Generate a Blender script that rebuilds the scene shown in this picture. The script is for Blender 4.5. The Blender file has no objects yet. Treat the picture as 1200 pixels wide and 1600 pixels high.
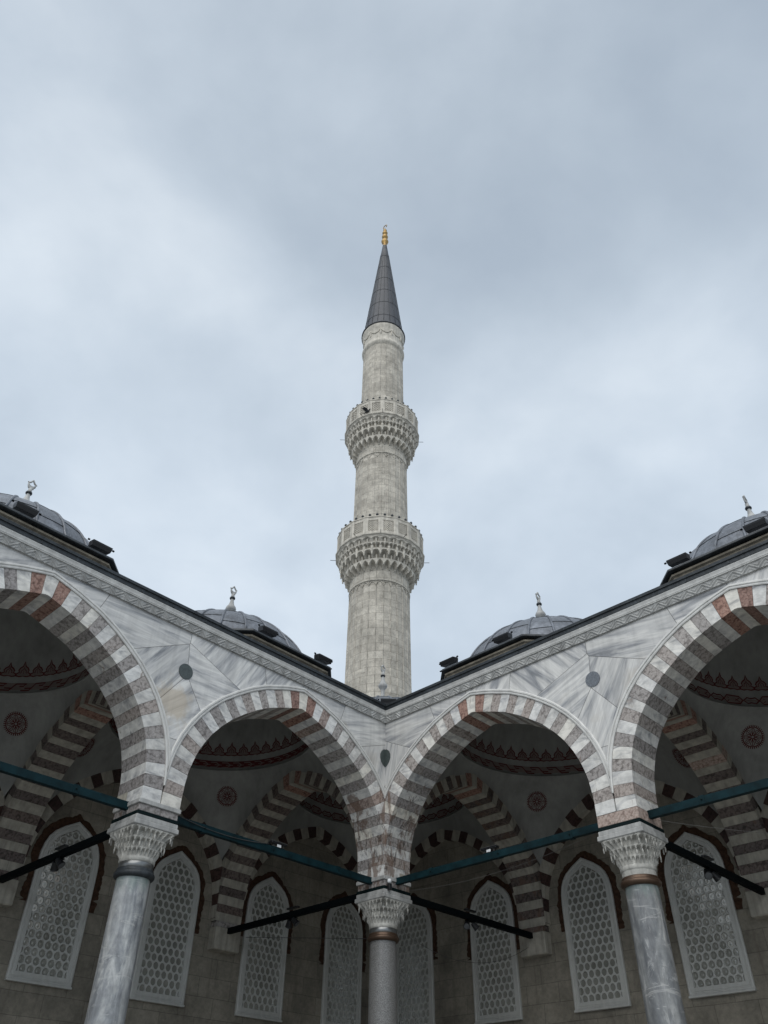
import bpy, math, random
from mathutils import Vector, Matrix
random.seed(7)
C = bpy.context.scene.collection
PI = math.pi
R = math.radians
S2 = 2 ** -.5
EYE = 1.6            # eye height above the paving; all local heights below are measured from the eye

# ------------------------------------------------------------------ camera
cam = bpy.data.cameras.new('camera')
camo = bpy.data.objects.new('camera', cam)
C.objects.link(camo)
bpy.context.scene.camera = camo
cam.sensor_fit = 'VERTICAL'
cam.sensor_height = 32
cam.lens = 1238.97 / 1600 * 32
cam.clip_end = 3000
_p, _r, _y = 0.70139, 0.01189, 0.01389
fw = Vector((math.sin(_y), math.cos(_y), 0))
rt = Vector((math.cos(_y), -math.sin(_y), 0))
up = Vector((0, 0, 1))
F = math.cos(_p) * fw + math.sin(_p) * up
U = -math.sin(_p) * fw + math.cos(_p) * up
X = math.cos(_r) * rt + math.sin(_r) * U
U = -math.sin(_r) * rt + math.cos(_r) * U
m = Matrix((X, U, -F)).transposed().to_4x4()
m.translation = Vector((-0.3425, -18.3524, EYE))
camo.matrix_world = m

# ------------------------------------------------------------------ light
SUN_EL, SUN_AZ = R(52), R(200)      # azimuth clockwise from +Y: behind the camera, a little to the left
sc = bpy.context.scene
sc.view_settings.view_transform = 'Standard'
sc.view_settings.look = 'None'
sc.view_settings.gamma = 1
sc.view_settings.exposure = 0.47
w = bpy.data.worlds.new('World')
sc.world = w
w.use_nodes = True


def N(nt, t, **kw):
    n = nt.nodes.new(t)
    for k, v in kw.items():
        if k.startswith('i_'):
            key = k[2:]
            key = int(key) if key.isdigit() else key.replace('_', ' ')
            n.inputs[key].default_value = v
        else:
            setattr(n, k, v)
    return n


def L(nt, a, b):
    nt.links.new(a, b)


def ramp(nt, stops, fac=None):
    n = N(nt, 'ShaderNodeValToRGB')
    e = n.color_ramp.elements
    while len(e) < len(stops):
        e.new(.5)
    for i, (p, c) in enumerate(stops):
        e[i].position = p
        e[i].color = (c[0], c[1], c[2], 1) if not isinstance(c, (int, float)) else (c, c, c, 1)
    if fac is not None:
        L(nt, fac, n.inputs[0])
    return n


SKY = [(-.292, .541, .789, .26, .07), (-.387, .585, .712, .18, .04), (.351, .604, .716, .30, .09), (.415, .689, .593, .26, .12),
       (.005, .578, .816, .26, -.07), (.355, .296, .887, .42, -.06), (.03, .39, .92, .3, -.03), (-.1, .75, .62, .3, .05)]
nt = w.node_tree
nt.nodes.clear()
out = N(nt, 'ShaderNodeOutputWorld')
bg = N(nt, 'ShaderNodeBackground')
sky = N(nt, 'ShaderNodeTexSky')
sky.sky_type = 'NISHITA'
sky.sun_disc = False
sky.sun_elevation = SUN_EL
sky.sun_rotation = SUN_AZ
tc = N(nt, 'ShaderNodeTexCoord')
mp = N(nt, 'ShaderNodeMapping')
mp.inputs['Scale'].default_value = (1.5, 1.5, 1.9)
mp.inputs['Location'].default_value = (0.35, 0.2, 0.1)
L(nt, tc.outputs['Generated'], mp.inputs['Vector'])
n1 = N(nt, 'ShaderNodeTexNoise', i_Scale=1.7, i_Detail=6.0, i_Roughness=.50, i_Distortion=.15)
L(nt, mp.outputs[0], n1.inputs['Vector'])
n1b = N(nt, 'ShaderNodeTexNoise', i_Scale=5.5, i_Detail=5.0, i_Roughness=.5, i_Distortion=.1)
L(nt, mp.outputs[0], n1b.inputs['Vector'])
mb_ = N(nt, 'ShaderNodeMath', operation='MULTIPLY_ADD')
L(nt, n1b.outputs[0], mb_.inputs[0])
mb_.inputs[1].default_value = .16
L(nt, n1.outputs[0], mb_.inputs[2])
mc_ = N(nt, 'ShaderNodeMath', operation='SUBTRACT')
L(nt, mb_.outputs[0], mc_.inputs[0])
mc_.inputs[1].default_value = .08
acc = mc_.outputs[0]
# thick and thin areas of the overcast, as broad soft cloud banks
dn = N(nt, 'ShaderNodeTexNoise', i_Scale=2.6, i_Detail=4.0, i_Roughness=.55)
L(nt, tc.outputs['Generated'], dn.inputs['Vector'])
dv = N(nt, 'ShaderNodeVectorMath', operation='MULTIPLY_ADD')
L(nt, dn.outputs['Color'], dv.inputs[0])
dv.inputs[1].default_value = (.34, .34, .34)
dv.inputs[2].default_value = (-.17, -.17, -.17)
da = N(nt, 'ShaderNodeVectorMath', operation='ADD')
L(nt, dv.outputs[0], da.inputs[0])
L(nt, tc.outputs['Generated'], da.inputs[1])
for dx, dy, dz, rad, amt in SKY:
    ds = N(nt, 'ShaderNodeVectorMath', operation='DISTANCE')
    L(nt, da.outputs[0], ds.inputs[0])
    ds.inputs[1].default_value = (dx, dy, dz)
    mr = N(nt, 'ShaderNodeMapRange', interpolation_type='SMOOTHERSTEP')
    mr.inputs['From Min'].default_value = rad
    mr.inputs['From Max'].default_value = 0
    mr.inputs['To Min'].default_value = 0
    mr.inputs['To Max'].default_value = amt
    L(nt, ds.outputs['Value'], mr.inputs[0])
    ad = N(nt, 'ShaderNodeMath', operation='ADD')
    L(nt, acc, ad.inputs[0])
    L(nt, mr.outputs[0], ad.inputs[1])
    acc = ad.outputs[0]
cr = ramp(nt, [(.28, (3.5, 4.12, 4.86)), (.43, (4.05, 4.70, 5.42)), (.56, (4.72, 5.38, 6.1)), (.76, (6.0, 6.6, 7.2))], acc)
sp = N(nt, 'ShaderNodeSeparateXYZ')
L(nt, tc.outputs['Generated'], sp.inputs[0])
er = ramp(nt, [(0.1, 1.1), (.62, 1.02), (.97, .84)], sp.outputs[2])
mu = N(nt, 'ShaderNodeMix', data_type='RGBA', blend_type='MULTIPLY')
mu.inputs['Factor'].default_value = 1
L(nt, cr.outputs[0], mu.inputs['A'])
L(nt, er.outputs[0], mu.inputs['B'])
mx = N(nt, 'ShaderNodeMix', data_type='RGBA')
mx.inputs['Factor'].default_value = .93
L(nt, sky.outputs[0], mx.inputs['A'])
L(nt, mu.outputs['Result'], mx.inputs['B'])
L(nt, mx.outputs['Result'], bg.inputs['Color'])
bg.inputs['Strength'].default_value = .1
L(nt, bg.outputs[0], out.inputs['Surface'])

sun = bpy.data.lights.new('sun', 'SUN')
sun.energy = 1.5
sun.angle = R(70)
sun.color = (1, .95, .88)
suno = bpy.data.objects.new('sun', sun)
C.objects.link(suno)
sd = Vector((math.sin(SUN_AZ) * math.cos(SUN_EL), math.cos(SUN_AZ) * math.cos(SUN_EL), math.sin(SUN_EL)))
suno.rotation_euler = sd.to_track_quat('Z', 'Y').to_euler()
suno.location = (0, -30, 60)

# ------------------------------------------------------------------ materials
W = .40              # half thickness of the arcade wall
MATS = {}


def newmat(name, rough=.7, metal=0., spec=.4):
    mt = bpy.data.materials.new(name)
    mt.use_nodes = True
    nt = mt.node_tree
    b = nt.nodes['Principled BSDF']
    b.inputs['Roughness'].default_value = rough
    b.inputs['Metallic'].default_value = metal
    b.inputs['Specular IOR Level'].default_value = spec
    MATS[name] = mt
    return mt, nt, b


def bump(nt, b, h, strength=.3, dist=.01):
    bp = N(nt, 'ShaderNodeBump')
    bp.inputs['Strength'].default_value = strength
    bp.inputs['Distance'].default_value = dist
    L(nt, h, bp.inputs['Height'])
    L(nt, bp.outputs[0], b.inputs['Normal'])


def mixc(nt, fac, a, bb, mode='MIX'):
    n = N(nt, 'ShaderNodeMix', data_type='RGBA', blend_type=mode)
    for k, v in (('Factor', fac), ('A', a), ('B', bb)):
        if isinstance(v, (int, float)):
            if k == 'Factor':
                n.inputs[k].default_value = v
            else:
                n.inputs[k].default_value = (v, v, v, 1)
        elif isinstance(v, tuple):
            n.inputs[k].default_value = (*v, 1)
        else:
            L(nt, v, n.inputs[k])
    return n.outputs['Result']


def noise(nt, vec, scale, detail=4, rough=.55, dist=0.):
    n = N(nt, 'ShaderNodeTexNoise', i_Scale=scale, i_Detail=float(detail), i_Roughness=rough, i_Distortion=dist)
    if vec is not None:
        L(nt, vec, n.inputs['Vector'])
    return n.outputs[0]


def objco(nt, scale=(1, 1, 1), island=0.):
    tc = N(nt, 'ShaderNodeTexCoord')
    v = tc.outputs['Object']
    if island:
        g = N(nt, 'ShaderNodeNewGeometry')
        mm = N(nt, 'ShaderNodeMath', operation='MULTIPLY')
        mm.inputs[1].default_value = island
        L(nt, g.outputs['Random Per Island'], mm.inputs[0])
        cb = N(nt, 'ShaderNodeCombineXYZ')
        for i in range(3):
            L(nt, mm.outputs[0], cb.inputs[i])
        ad = N(nt, 'ShaderNodeVectorMath', operation='ADD')
        L(nt, v, ad.inputs[0])
        L(nt, cb.outputs[0], ad.inputs[1])
        v = ad.outputs[0]
    mp = N(nt, 'ShaderNodeMapping')
    mp.inputs['Scale'].default_value = scale
    L(nt, v, mp.inputs['Vector'])
    return mp.outputs[0]


def m_slab():
    mt, nt, b = newmat('slab marble', .42, 0, .4)
    at = N(nt, 'ShaderNodeAttribute', attribute_name='slab')
    sx = N(nt, 'ShaderNodeSeparateColor')
    L(nt, at.outputs['Color'], sx.inputs[0])
    tc = N(nt, 'ShaderNodeTexCoord')
    off = N(nt, 'ShaderNodeVectorMath', operation='SCALE')
    cb = N(nt, 'ShaderNodeCombineXYZ')
    for i in range(3):
        L(nt, sx.outputs[2], cb.inputs[i])
    L(nt, cb.outputs[0], off.inputs[0])
    off.inputs['Scale'].default_value = 40
    ad = N(nt, 'ShaderNodeVectorMath', operation='ADD')
    L(nt, tc.outputs['Object'], ad.inputs[0])
    L(nt, off.outputs[0], ad.inputs[1])
    an = N(nt, 'ShaderNodeMath', operation='MULTIPLY')
    an.inputs[1].default_value = PI * 2
    L(nt, sx.outputs[0], an.inputs[0])
    vr = N(nt, 'ShaderNodeVectorRotate', rotation_type='Y_AXIS')
    L(nt, ad.outputs[0], vr.inputs['Vector'])
    L(nt, an.outputs[0], vr.inputs['Angle'])
    mp = N(nt, 'ShaderNodeMapping')
    mp.inputs['Scale'].default_value = (.38, 1, 3.4)
    L(nt, vr.outputs[0], mp.inputs['Vector'])
    n1 = noise(nt, mp.outputs[0], 1.5, 7, .6, .9)
    r1 = ramp(nt, [(.29, (.17, .183, .20)), (.38, (.31, .32, .335)), (.48, (.52, .522, .518)), (.62, (.68, .677, .655)), (.74, (.46, .465, .47))], n1)
    mp2 = N(nt, 'ShaderNodeMapping')
    mp2.inputs['Scale'].default_value = (.8, 1, 9)
    L(nt, vr.outputs[0], mp2.inputs['Vector'])
    n2 = noise(nt, mp2.outputs[0], 1.6, 5, .65, .5)
    r2 = ramp(nt, [(.35, .86), (.55, 1.0), (.7, 1.05)], n2)
    c = mixc(nt, 1., r1.outputs[0], r2.outputs[0], 'MULTIPLY')
    tn = N(nt, 'ShaderNodeMapRange')
    tn.inputs['To Min'].default_value = .80
    tn.inputs['To Max'].default_value = 1.18
    L(nt, sx.outputs[1], tn.inputs[0])
    c = mixc(nt, 1., c, tn.outputs[0], 'MULTIPLY')
    # weathering stains: ochre blotches and grey rain streaks
    n3 = noise(nt, tc.outputs['Object'], .8, 4, .6)
    r3 = ramp(nt, [(.62, 0), (.76, .45)], n3)
    c = mixc(nt, r3.outputs[0], c, (.36, .30, .21))
    # the old ochre stain on one slab of the left wing
    ds = N(nt, 'ShaderNodeVectorMath', operation='DISTANCE')
    mpd = N(nt, 'ShaderNodeMapping', vector_type='POINT')
    mpd.inputs['Scale'].default_value = (1.25, 1, 1)
    L(nt, tc.outputs['Object'], mpd.inputs['Vector'])
    L(nt, mpd.outputs[0], ds.inputs[0])
    ds.inputs[1].default_value = (-6.13 * 1.25, -W, 6.80)
    nz_ = noise(nt, tc.outputs['Object'], 3.5, 6, .65)
    m1 = N(nt, 'ShaderNodeMath', operation='MULTIPLY_ADD')
    L(nt, nz_, m1.inputs[0])
    m1.inputs[1].default_value = -1.1
    L(nt, ds.outputs['Value'], m1.inputs[2])
    am = N(nt, 'ShaderNodeMath', operation='ADD')
    am.inputs[1].default_value = .27
    L(nt, m1.outputs[0], am.inputs[0])
    r6 = ramp(nt, [(.0, .62), (.26, 0)], am.outputs[0])
    c = mixc(nt, r6.outputs[0], c, (.50, .415, .30))
    v4 = objco(nt, (5, 5, .25))
    n4 = noise(nt, v4, 1.2, 4, .6)
    r4 = ramp(nt, [(.38, .88), (.56, 1.)], n4)
    c = mixc(nt, 1., c, r4.outputs[0], 'MULTIPLY')
    L(nt, c, b.inputs['Base Color'])
    bump(nt, b, n2, .12, .01)
    return mt


def corner_wear(nt, c):
    """rust and soot that has run down the blocks nearest the corner column"""
    tc = N(nt, 'ShaderNodeTexCoord')
    sx = N(nt, 'ShaderNodeSeparateXYZ')
    L(nt, tc.outputs['Object'], sx.inputs[0])
    ab = N(nt, 'ShaderNodeMath', operation='ABSOLUTE')
    L(nt, sx.outputs[0], ab.inputs[0])
    mr = N(nt, 'ShaderNodeMapRange')
    mr.inputs['From Min'].default_value = .45
    mr.inputs['From Max'].default_value = 1.5
    mr.inputs['To Min'].default_value = .14
    mr.inputs['To Max'].default_value = 0
    L(nt, ab.outputs[0], mr.inputs[0])
    mp = N(nt, 'ShaderNodeMapping')
    mp.inputs['Scale'].default_value = (2.6, 2.6, 1.1)
    L(nt, tc.outputs['Object'], mp.inputs['Vector'])
    n = noise(nt, mp.outputs[0], 1.3, 7, .68, .6)
    ad = N(nt, 'ShaderNodeMath', operation='ADD')
    L(nt, n, ad.inputs[0])
    L(nt, mr.outputs[0], ad.inputs[1])
    r_ = ramp(nt, [(.64, 0), (.70, .75)], ad.outputs[0])
    c = mixc(nt, r_.outputs[0], c, (.15, .095, .068))
    mp2 = N(nt, 'ShaderNodeMapping')
    mp2.inputs['Scale'].default_value = (4.5, 4.5, 1.6)
    mp2.inputs['Location'].default_value = (3, 1, 4)
    L(nt, tc.outputs['Object'], mp2.inputs['Vector'])
    n2 = noise(nt, mp2.outputs[0], 1.2, 8, .72, 1.2)
    ad2 = N(nt, 'ShaderNodeMath', operation='ADD')
    L(nt, n2, ad2.inputs[0])
    L(nt, mr.outputs[0], ad2.inputs[1])
    r2 = ramp(nt, [(.685, 0), (.73, .75)], ad2.outputs[0])
    return mixc(nt, r2.outputs[0], c, (.05, .042, .038))


def m_voussoir_white():
    mt, nt, b = newmat('white voussoir marble', .5)
    v = objco(nt, (1.6, 3, 4.5), 31)
    n1 = noise(nt, v, 1.6, 6, .6, .7)
    r1 = ramp(nt, [(.28, (.27, .28, .30)), (.42, (.56, .565, .565)), (.56, (.74, .74, .72)), (.76, (.58, .58, .57))], n1)
    v2 = objco(nt)
    n2 = noise(nt, v2, 6, 5, .6)
    r2 = ramp(nt, [(.35, .78), (.6, 1.05)], n2)
    c = mixc(nt, 1., r1.outputs[0], r2.outputs[0], 'MULTIPLY')
    g = N(nt, 'ShaderNodeNewGeometry')
    rr = ramp(nt, [(0, (.86, .85, .83)), (.5, (1, 1, 1)), (1, (1.0, .96, .88))], g.outputs['Random Per Island'])
    c = mixc(nt, 1., c, rr.outputs[0], 'MULTIPLY')
    n5 = noise(nt, v2, 1.7, 6, .7)
    r5 = ramp(nt, [(.66, 0), (.74, .5)], n5)
    c = mixc(nt, r5.outputs[0], c, (.22, .16, .12))
    c = corner_wear(nt, c)
    L(nt, c, b.inputs['Base Color'])
    bump(nt, b, n2, .25, .012)
    return mt


def m_breccia(name, dark, mid, light, st=.5):
    mt, nt, b = newmat(name, .6)
    v = objco(nt, (1, 1, 1), 17)
    vo = N(nt, 'ShaderNodeTexVoronoi', feature='F1', i_Scale=17.0, i_Randomness=1.0)
    nv = noise(nt, v, 9, 4, .6)
    ad = N(nt, 'ShaderNodeVectorMath', operation='ADD')
    L(nt, v, ad.inputs[0])
    sc_ = N(nt, 'ShaderNodeVectorMath', operation='SCALE')
    sc_.inputs['Scale'].default_value = .18
    cb = N(nt, 'ShaderNodeCombineXYZ')
    L(nt, nv, cb.inputs[0])
    L(nt, nv, cb.inputs[2])
    L(nt, cb.outputs[0], sc_.inputs[0])
    L(nt, sc_.outputs[0], ad.inputs[1])
    L(nt, ad.outputs[0], vo.inputs['Vector'])
    r1 = ramp(nt, [(.05, light), (.25, mid), (.5, mid), (.8, dark)], vo.outputs['Distance'])
    n2 = noise(nt, v, 22, 5, .7)
    r2 = ramp(nt, [(.34, .55), (.48, .96), (.7, 1.12)], n2)
    c = mixc(nt, 1., r1.outputs[0], r2.outputs[0], 'MULTIPLY')
    g = N(nt, 'ShaderNodeNewGeometry')
    rr = ramp(nt, [(0, (.80, .80, .82)), (.5, (1, 1, 1)), (1, (1.04, .97, .93))], g.outputs['Random Per Island'])
    c = mixc(nt, 1., c, rr.outputs[0], 'MULTIPLY')
    if 'pink' in name:
        c = corner_wear(nt, c)
    L(nt, c, b.inputs['Base Color'])
    bump(nt, b, n2, st, .02)
    return mt


def m_stone(name, base, var=.25, scale=3., rough=.8, streak=.3, bstr=.3, fine=28.):
    mt, nt, b = newmat(name, rough)
    v = objco(nt)
    n1 = noise(nt, v, scale, 6, .62)
    k = 1 - var
    r1 = ramp(nt, [(.3, tuple(x * k for x in base)), (.7, tuple(min(.9, x * (1 + var * .6)) for x in base))], n1)
    v2 = objco(nt, (6, 6, .35))
    n2 = noise(nt, v2, 1.3, 4, .6)
    r2 = ramp(nt, [(.35, 1 - streak), (.6, 1.)], n2)
    c = mixc(nt, 1., r1.outputs[0], r2.outputs[0], 'MULTIPLY')
    L(nt, c, b.inputs['Base Color'])
    n3 = noise(nt, v, fine, 5, .6)
    bump(nt, b, n3, bstr, .01)
    return mt


def m_ashlar(name, c1, c2, mortar, bw, bh, uv=False, ms=.012, stain=.35, stains=(.12, .10, .08), off=.5):
    mt, nt, b = newmat(name, .85)
    if uv:
        u = N(nt, 'ShaderNodeUVMap')
        v = u.outputs[0]
        vn = objco(nt)
    else:
        v0 = objco(nt)
        vn = v0
        sx = N(nt, 'ShaderNodeSeparateXYZ')
        L(nt, v0, sx.inputs[0])
        cb = N(nt, 'ShaderNodeCombineXYZ')
        L(nt, sx.outputs[0], cb.inputs[0])
        L(nt, sx.outputs[2], cb.inputs[1])
        v = cb.outputs[0]
    # slightly wavy joints
    nw = noise(nt, vn, 1.5, 2, .5)
    sc_ = N(nt, 'ShaderNodeMath', operation='MULTIPLY')
    sc_.inputs[1].default_value = .035
    L(nt, nw, sc_.inputs[0])
    cbw = N(nt, 'ShaderNodeCombineXYZ')
    L(nt, sc_.outputs[0], cbw.inputs[0])
    L(nt, sc_.outputs[0], cbw.inputs[1])
    adw = N(nt, 'ShaderNodeVectorMath', operation='ADD')
    L(nt, v, adw.inputs[0])
    L(nt, cbw.outputs[0], adw.inputs[1])
    br = N(nt, 'ShaderNodeTexBrick', i_Scale=1.0)
    br.offset = off
    br.inputs['Brick Width'].default_value = bw
    br.inputs['Row Height'].default_value = bh
    br.inputs['Mortar Size'].default_value = ms
    br.inputs['Mortar Smooth'].default_value = .2
    br.inputs['Bias'].default_value = 0
    br.inputs['Color1'].default_value = (*c1, 1)
    br.inputs['Color2'].default_value = (*c2, 1)
    br.inputs['Mortar'].default_value = (*mortar, 1)
    L(nt, adw.outputs[0], br.inputs['Vector'])
    n1 = noise(nt, vn, 1.1, 7, .66)
    r1 = ramp(nt, [(.32, 1 - stain), (.62, 1.08)], n1)
    c = mixc(nt, 1., br.outputs[0], r1.outputs[0], 'MULTIPLY')
    n2 = noise(nt, vn, 14, 5, .65)
    r2 = ramp(nt, [(.35, .82), (.6, 1.04)], n2)
    c = mixc(nt, 1., c, r2.outputs[0], 'MULTIPLY')
    v3 = objco(nt, (2, 2, 1.2) if uv else (4, 4, .3))
    n3 = noise(nt, v3, 1.4, 5, .6)
    r3 = ramp(nt, [(.58, 0), (.72, .3 if uv else .5)], n3)
    c = mixc(nt, r3.outputs[0], c, stains)
    L(nt, c, b.inputs['Base Color'])
    if uv:
        mpu = N(nt, 'ShaderNodeMapping')
        mpu.inputs['Scale'].default_value = (1.6, 9, 1)
        L(nt, v, mpu.inputs['Vector'])
        nd = noise(nt, mpu.outputs[0], 1.5, 5, .7, .5)
        rd_ = ramp(nt, [(.63, 0), (.67, .7)], nd)
        c = mixc(nt, rd_.outputs[0], c, (.10, .09, .075))
        ng = noise(nt, vn, 3.2, 6, .7)
        rg = ramp(nt, [(.36, .76), (.6, 1.08)], ng)
        c = mixc(nt, 1., c, rg.outputs[0], 'MULTIPLY')
        L(nt, c, b.inputs['Base Color'])
    hh = mixc(nt, .5, n2, br.outputs['Fac'], 'SUBTRACT')
    bump(nt, b, hh, .35, .012)
    return mt


def m_plain(name, col, rough=.6, metal=0., spec=.4, var=.12, scale=9.):
    mt, nt, b = newmat(name, rough, metal, spec)
    v = objco(nt)
    n1 = noise(nt, v, scale, 5, .6)
    r1 = ramp(nt, [(.3, tuple(x * (1 - var) for x in col)), (.7, tuple(x * (1 + var) for x in col))], n1)
    L(nt, r1.outputs[0], b.inputs['Base Color'])
    return mt


def m_lead(name='lead sheet', base=(.15, .165, .19)):
    mt, nt, b = newmat(name, .5, .25, .5)
    v = objco(nt)
    n1 = noise(nt, v, 1.6, 6, .6)
    r1 = ramp(nt, [(.3, tuple(x * .62 for x in base)), (.55, base), (.75, tuple(x * 1.5 for x in base))], n1)
    v2 = objco(nt, (7, 7, .5))
    n2 = noise(nt, v2, 1.5, 5, .6)
    r2 = ramp(nt, [(.35, .7), (.6, 1.1)], n2)
    c = mixc(nt, 1., r1.outputs[0], r2.outputs[0], 'MULTIPLY')
    n4 = noise(nt, v2, 2.6, 6, .7, .6)
    r4 = ramp(nt, [(.58, 0), (.70, .55)], n4)
    c = mixc(nt, r4.outputs[0], c, tuple(min(.5, x * 2.4) for x in base))
    L(nt, c, b.inputs['Base Color'])
    n3 = noise(nt, v, 3.5, 4, .6)
    bump(nt, b, n3, .5, .05)
    return mt


m_slab()
m_voussoir_white()
m_breccia('grey pink breccia', (.20, .183, .173), (.375, .352, .336), (.49, .468, .45))
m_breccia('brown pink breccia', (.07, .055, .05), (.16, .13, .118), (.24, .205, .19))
m_breccia('pale pink breccia', (.24, .18, .155), (.42, .34, .30), (.53, .47, .43))
m_breccia('orange breccia', (.16, .085, .065), (.33, .205, .165), (.46, .345, .30))
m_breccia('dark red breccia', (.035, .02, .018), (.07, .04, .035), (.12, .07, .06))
m_stone('trim marble', (.44, .445, .435), .22, 4, .55, .3)
m_stone('clean marble', (.66, .66, .64), .12, 4, .5, .15)
m_stone('capital marble', (.50, .495, .46), .30, 9, .6, .3, .4)
m_ashlar('wall limestone', (.30, .275, .225), (.24, .22, .18), (.16, .146, .12), .95, .42, False, .007, .45)
m_ashlar('minaret limestone', (.56, .53, .465), (.465, .437, .38), (.30, .28, .24), .60, .37, True, .010, .30, (.17, .15, .125))
m_stone('minaret carved stone', (.585, .555, .49), .26, 5, .85, .25, .5, 16)
m_stone('screen plaster', (.53, .535, .51), .10, 3, .75, .12, .1)
m_stone('drum stone', (.24, .215, .17), .35, 4, .9, .35, .5, 12)
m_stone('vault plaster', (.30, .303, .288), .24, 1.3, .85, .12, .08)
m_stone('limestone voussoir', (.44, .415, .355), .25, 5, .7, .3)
m_stone('joint mortar', (.09, .085, .075), .2, 8, .9, .1)
m_lead()
m_lead('dark lead', (.035, .042, .048))
m_plain('spire lead', (.050, .055, .066), .55, .1, .4, .18, 3)
m_plain('teal iron', (.004, .019, .024), .55, 0, .12, .5, 5)
m_plain('dark green iron', (.003, .010, .011), .6, 0, .12)
m_plain('black iron', (.003, .005, .006), .7, 0, .06)
m_plain('black plastic', (.012, .013, .015), .35)
m_plain('white plastic', (.7, .72, .74), .4)
m_plain('bronze', (.10, .065, .045), .35, .6)
m_plain('steel band', (.22, .225, .225), .3, .8)
m_plain('gilded copper', (.33, .22, .09), .45, 1.)
m_plain('dark red paint', (.095, .013, .012), .8)
m_plain('pink paint', (.185, .15, .138), .8)
m_plain('porphyry', (.055, .07, .068), .35, 0, .5, .3, 30)
m_plain('slate disc', (.13, .145, .165), .35, 0, .5, .3, 30)
m_plain('exposed brick', (.055, .03, .019), .95, 0, .2, .55, 12)
m_plain('lamp glass', (.10, .11, .12), .12, 0, .7)
m_plain('wire', (.05, .05, .05), .5)
m_plain('pale wire', (.13, .13, .125), .5)
m_plain('feathers', (.03, .032, .036), .7)


def m_column():
  for nm, k_ in (('column marble', 1.0), ('dark column marble', .60)):
    mt, nt, b = newmat(nm, .3, 0, .5)
    v = objco(nt, (2.2, 2.2, .55))
    n1 = noise(nt, v, 1.6, 7, .62, 1.3)
    r1 = ramp(nt, [(.30, (.15, .16, .175)), (.44, (.25, .265, .28)), (.55, (.37, .385, .39)), (.66, (.52, .53, .525)), (.8, (.28, .295, .305))], n1)
    kk_ = mixc(nt, 1., r1.outputs[0], k_, 'MULTIPLY')
    v2 = objco(nt)
    n2 = noise(nt, v2, 7, 6, .7)
    r2 = ramp(nt, [(.35, .8), (.65, 1.12)], n2)
    c = mixc(nt, 1., kk_, r2.outputs[0], 'MULTIPLY')
    # white scaling veins and worn patches
    v5 = objco(nt, (3.5, 3.5, 1.1))
    n5 = noise(nt, v5, 2.2, 8, .72, .8)
    r5 = ramp(nt, [(.55, 0), (.62, .30), (.70, .6)], n5)
    c = mixc(nt, r5.outputs[0], c, (.60, .61, .60))
    v6 = objco(nt, (1.2, 1.2, 5))
    n6 = noise(nt, v6, 1.1, 5, .6, .6)
    r6 = ramp(nt, [(.60, 0), (.635, .4), (.66, 0)], n6)
    c = mixc(nt, r6.outputs[0], c, (.62, .62, .60))
    # green run-off from the metal ring
    tz = N(nt, 'ShaderNodeTexCoord')
    sz = N(nt, 'ShaderNodeSeparateXYZ')
    L(nt, tz.outputs['Object'], sz.inputs[0])
    n7 = noise(nt, objco(nt, (9, 9, 1)), 1.2, 4, .6)
    m7 = N(nt, 'ShaderNodeMath', operation='MULTIPLY_ADD')
    L(nt, n7, m7.inputs[0])
    m7.inputs[1].default_value = .55
    L(nt, sz.outputs[2], m7.inputs[2])
    r7 = N(nt, 'ShaderNodeMapRange')
    r7.inputs['From Min'].default_value = 3.86
    r7.inputs['From Max'].default_value = 4.14
    r7.inputs['To Max'].default_value = .6
    L(nt, m7.outputs[0], r7.inputs[0])
    c = mixc(nt, r7.outputs[0], c, (.15, .23, .20))
    L(nt, c, b.inputs['Base Color'])
    bump(nt, b, n2, .1, .01)
  if True:
    mt, nt, b = newmat('grey granite', .3, 0, .5)
    v = objco(nt)
    n1 = noise(nt, v, 75, 3, .8)
    r1 = ramp(nt, [(.36, (.04, .04, .04)), (.47, (.14, .14, .137)), (.6, (.27, .27, .265))], n1)
    L(nt, r1.outputs[0], b.inputs['Base Color'])


m_column()


def m_glass():
    mt, nt, b = newmat('crown glass', .10, .25, 1.)
    v = objco(nt)
    n1 = noise(nt, v, 3, 3, .5)
    r1 = ramp(nt, [(.3, (.30, .305, .27)), (.7, (.42, .425, .385))], n1)
    L(nt, r1.outputs[0], b.inputs['Base Color'])
    b.inputs['IOR'].default_value = 1.9
    b.inputs['Coat Weight'].default_value = 1.
    b.inputs['Coat IOR'].default_value = 1.8
    b.inputs['Coat Roughness'].default_value = .04


m_glass()


def m_ground():
    mt, nt, b = newmat('marble paving', .5)
    v = objco(nt)
    br = N(nt, 'ShaderNodeTexBrick', i_Scale=1.0)
    br.inputs['Brick Width'].default_value = 1.1
    br.inputs['Row Height'].default_value = .7
    br.inputs['Mortar Size'].default_value = .01
    br.inputs['Color1'].default_value = (.30, .30, .29, 1)
    br.inputs['Color2'].default_value = (.23, .233, .23, 1)
    br.inputs['Mortar'].default_value = (.14, .14, .13, 1)
    L(nt, v, br.inputs['Vector'])
    n1 = noise(nt, v, 2, 6, .6)
    r1 = ramp(nt, [(.3, .8), (.7, 1.1)], n1)
    c = mixc(nt, 1., br.outputs[0], r1.outputs[0], 'MULTIPLY')
    L(nt, c, b.inputs['Base Color'])


m_ground()


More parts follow.
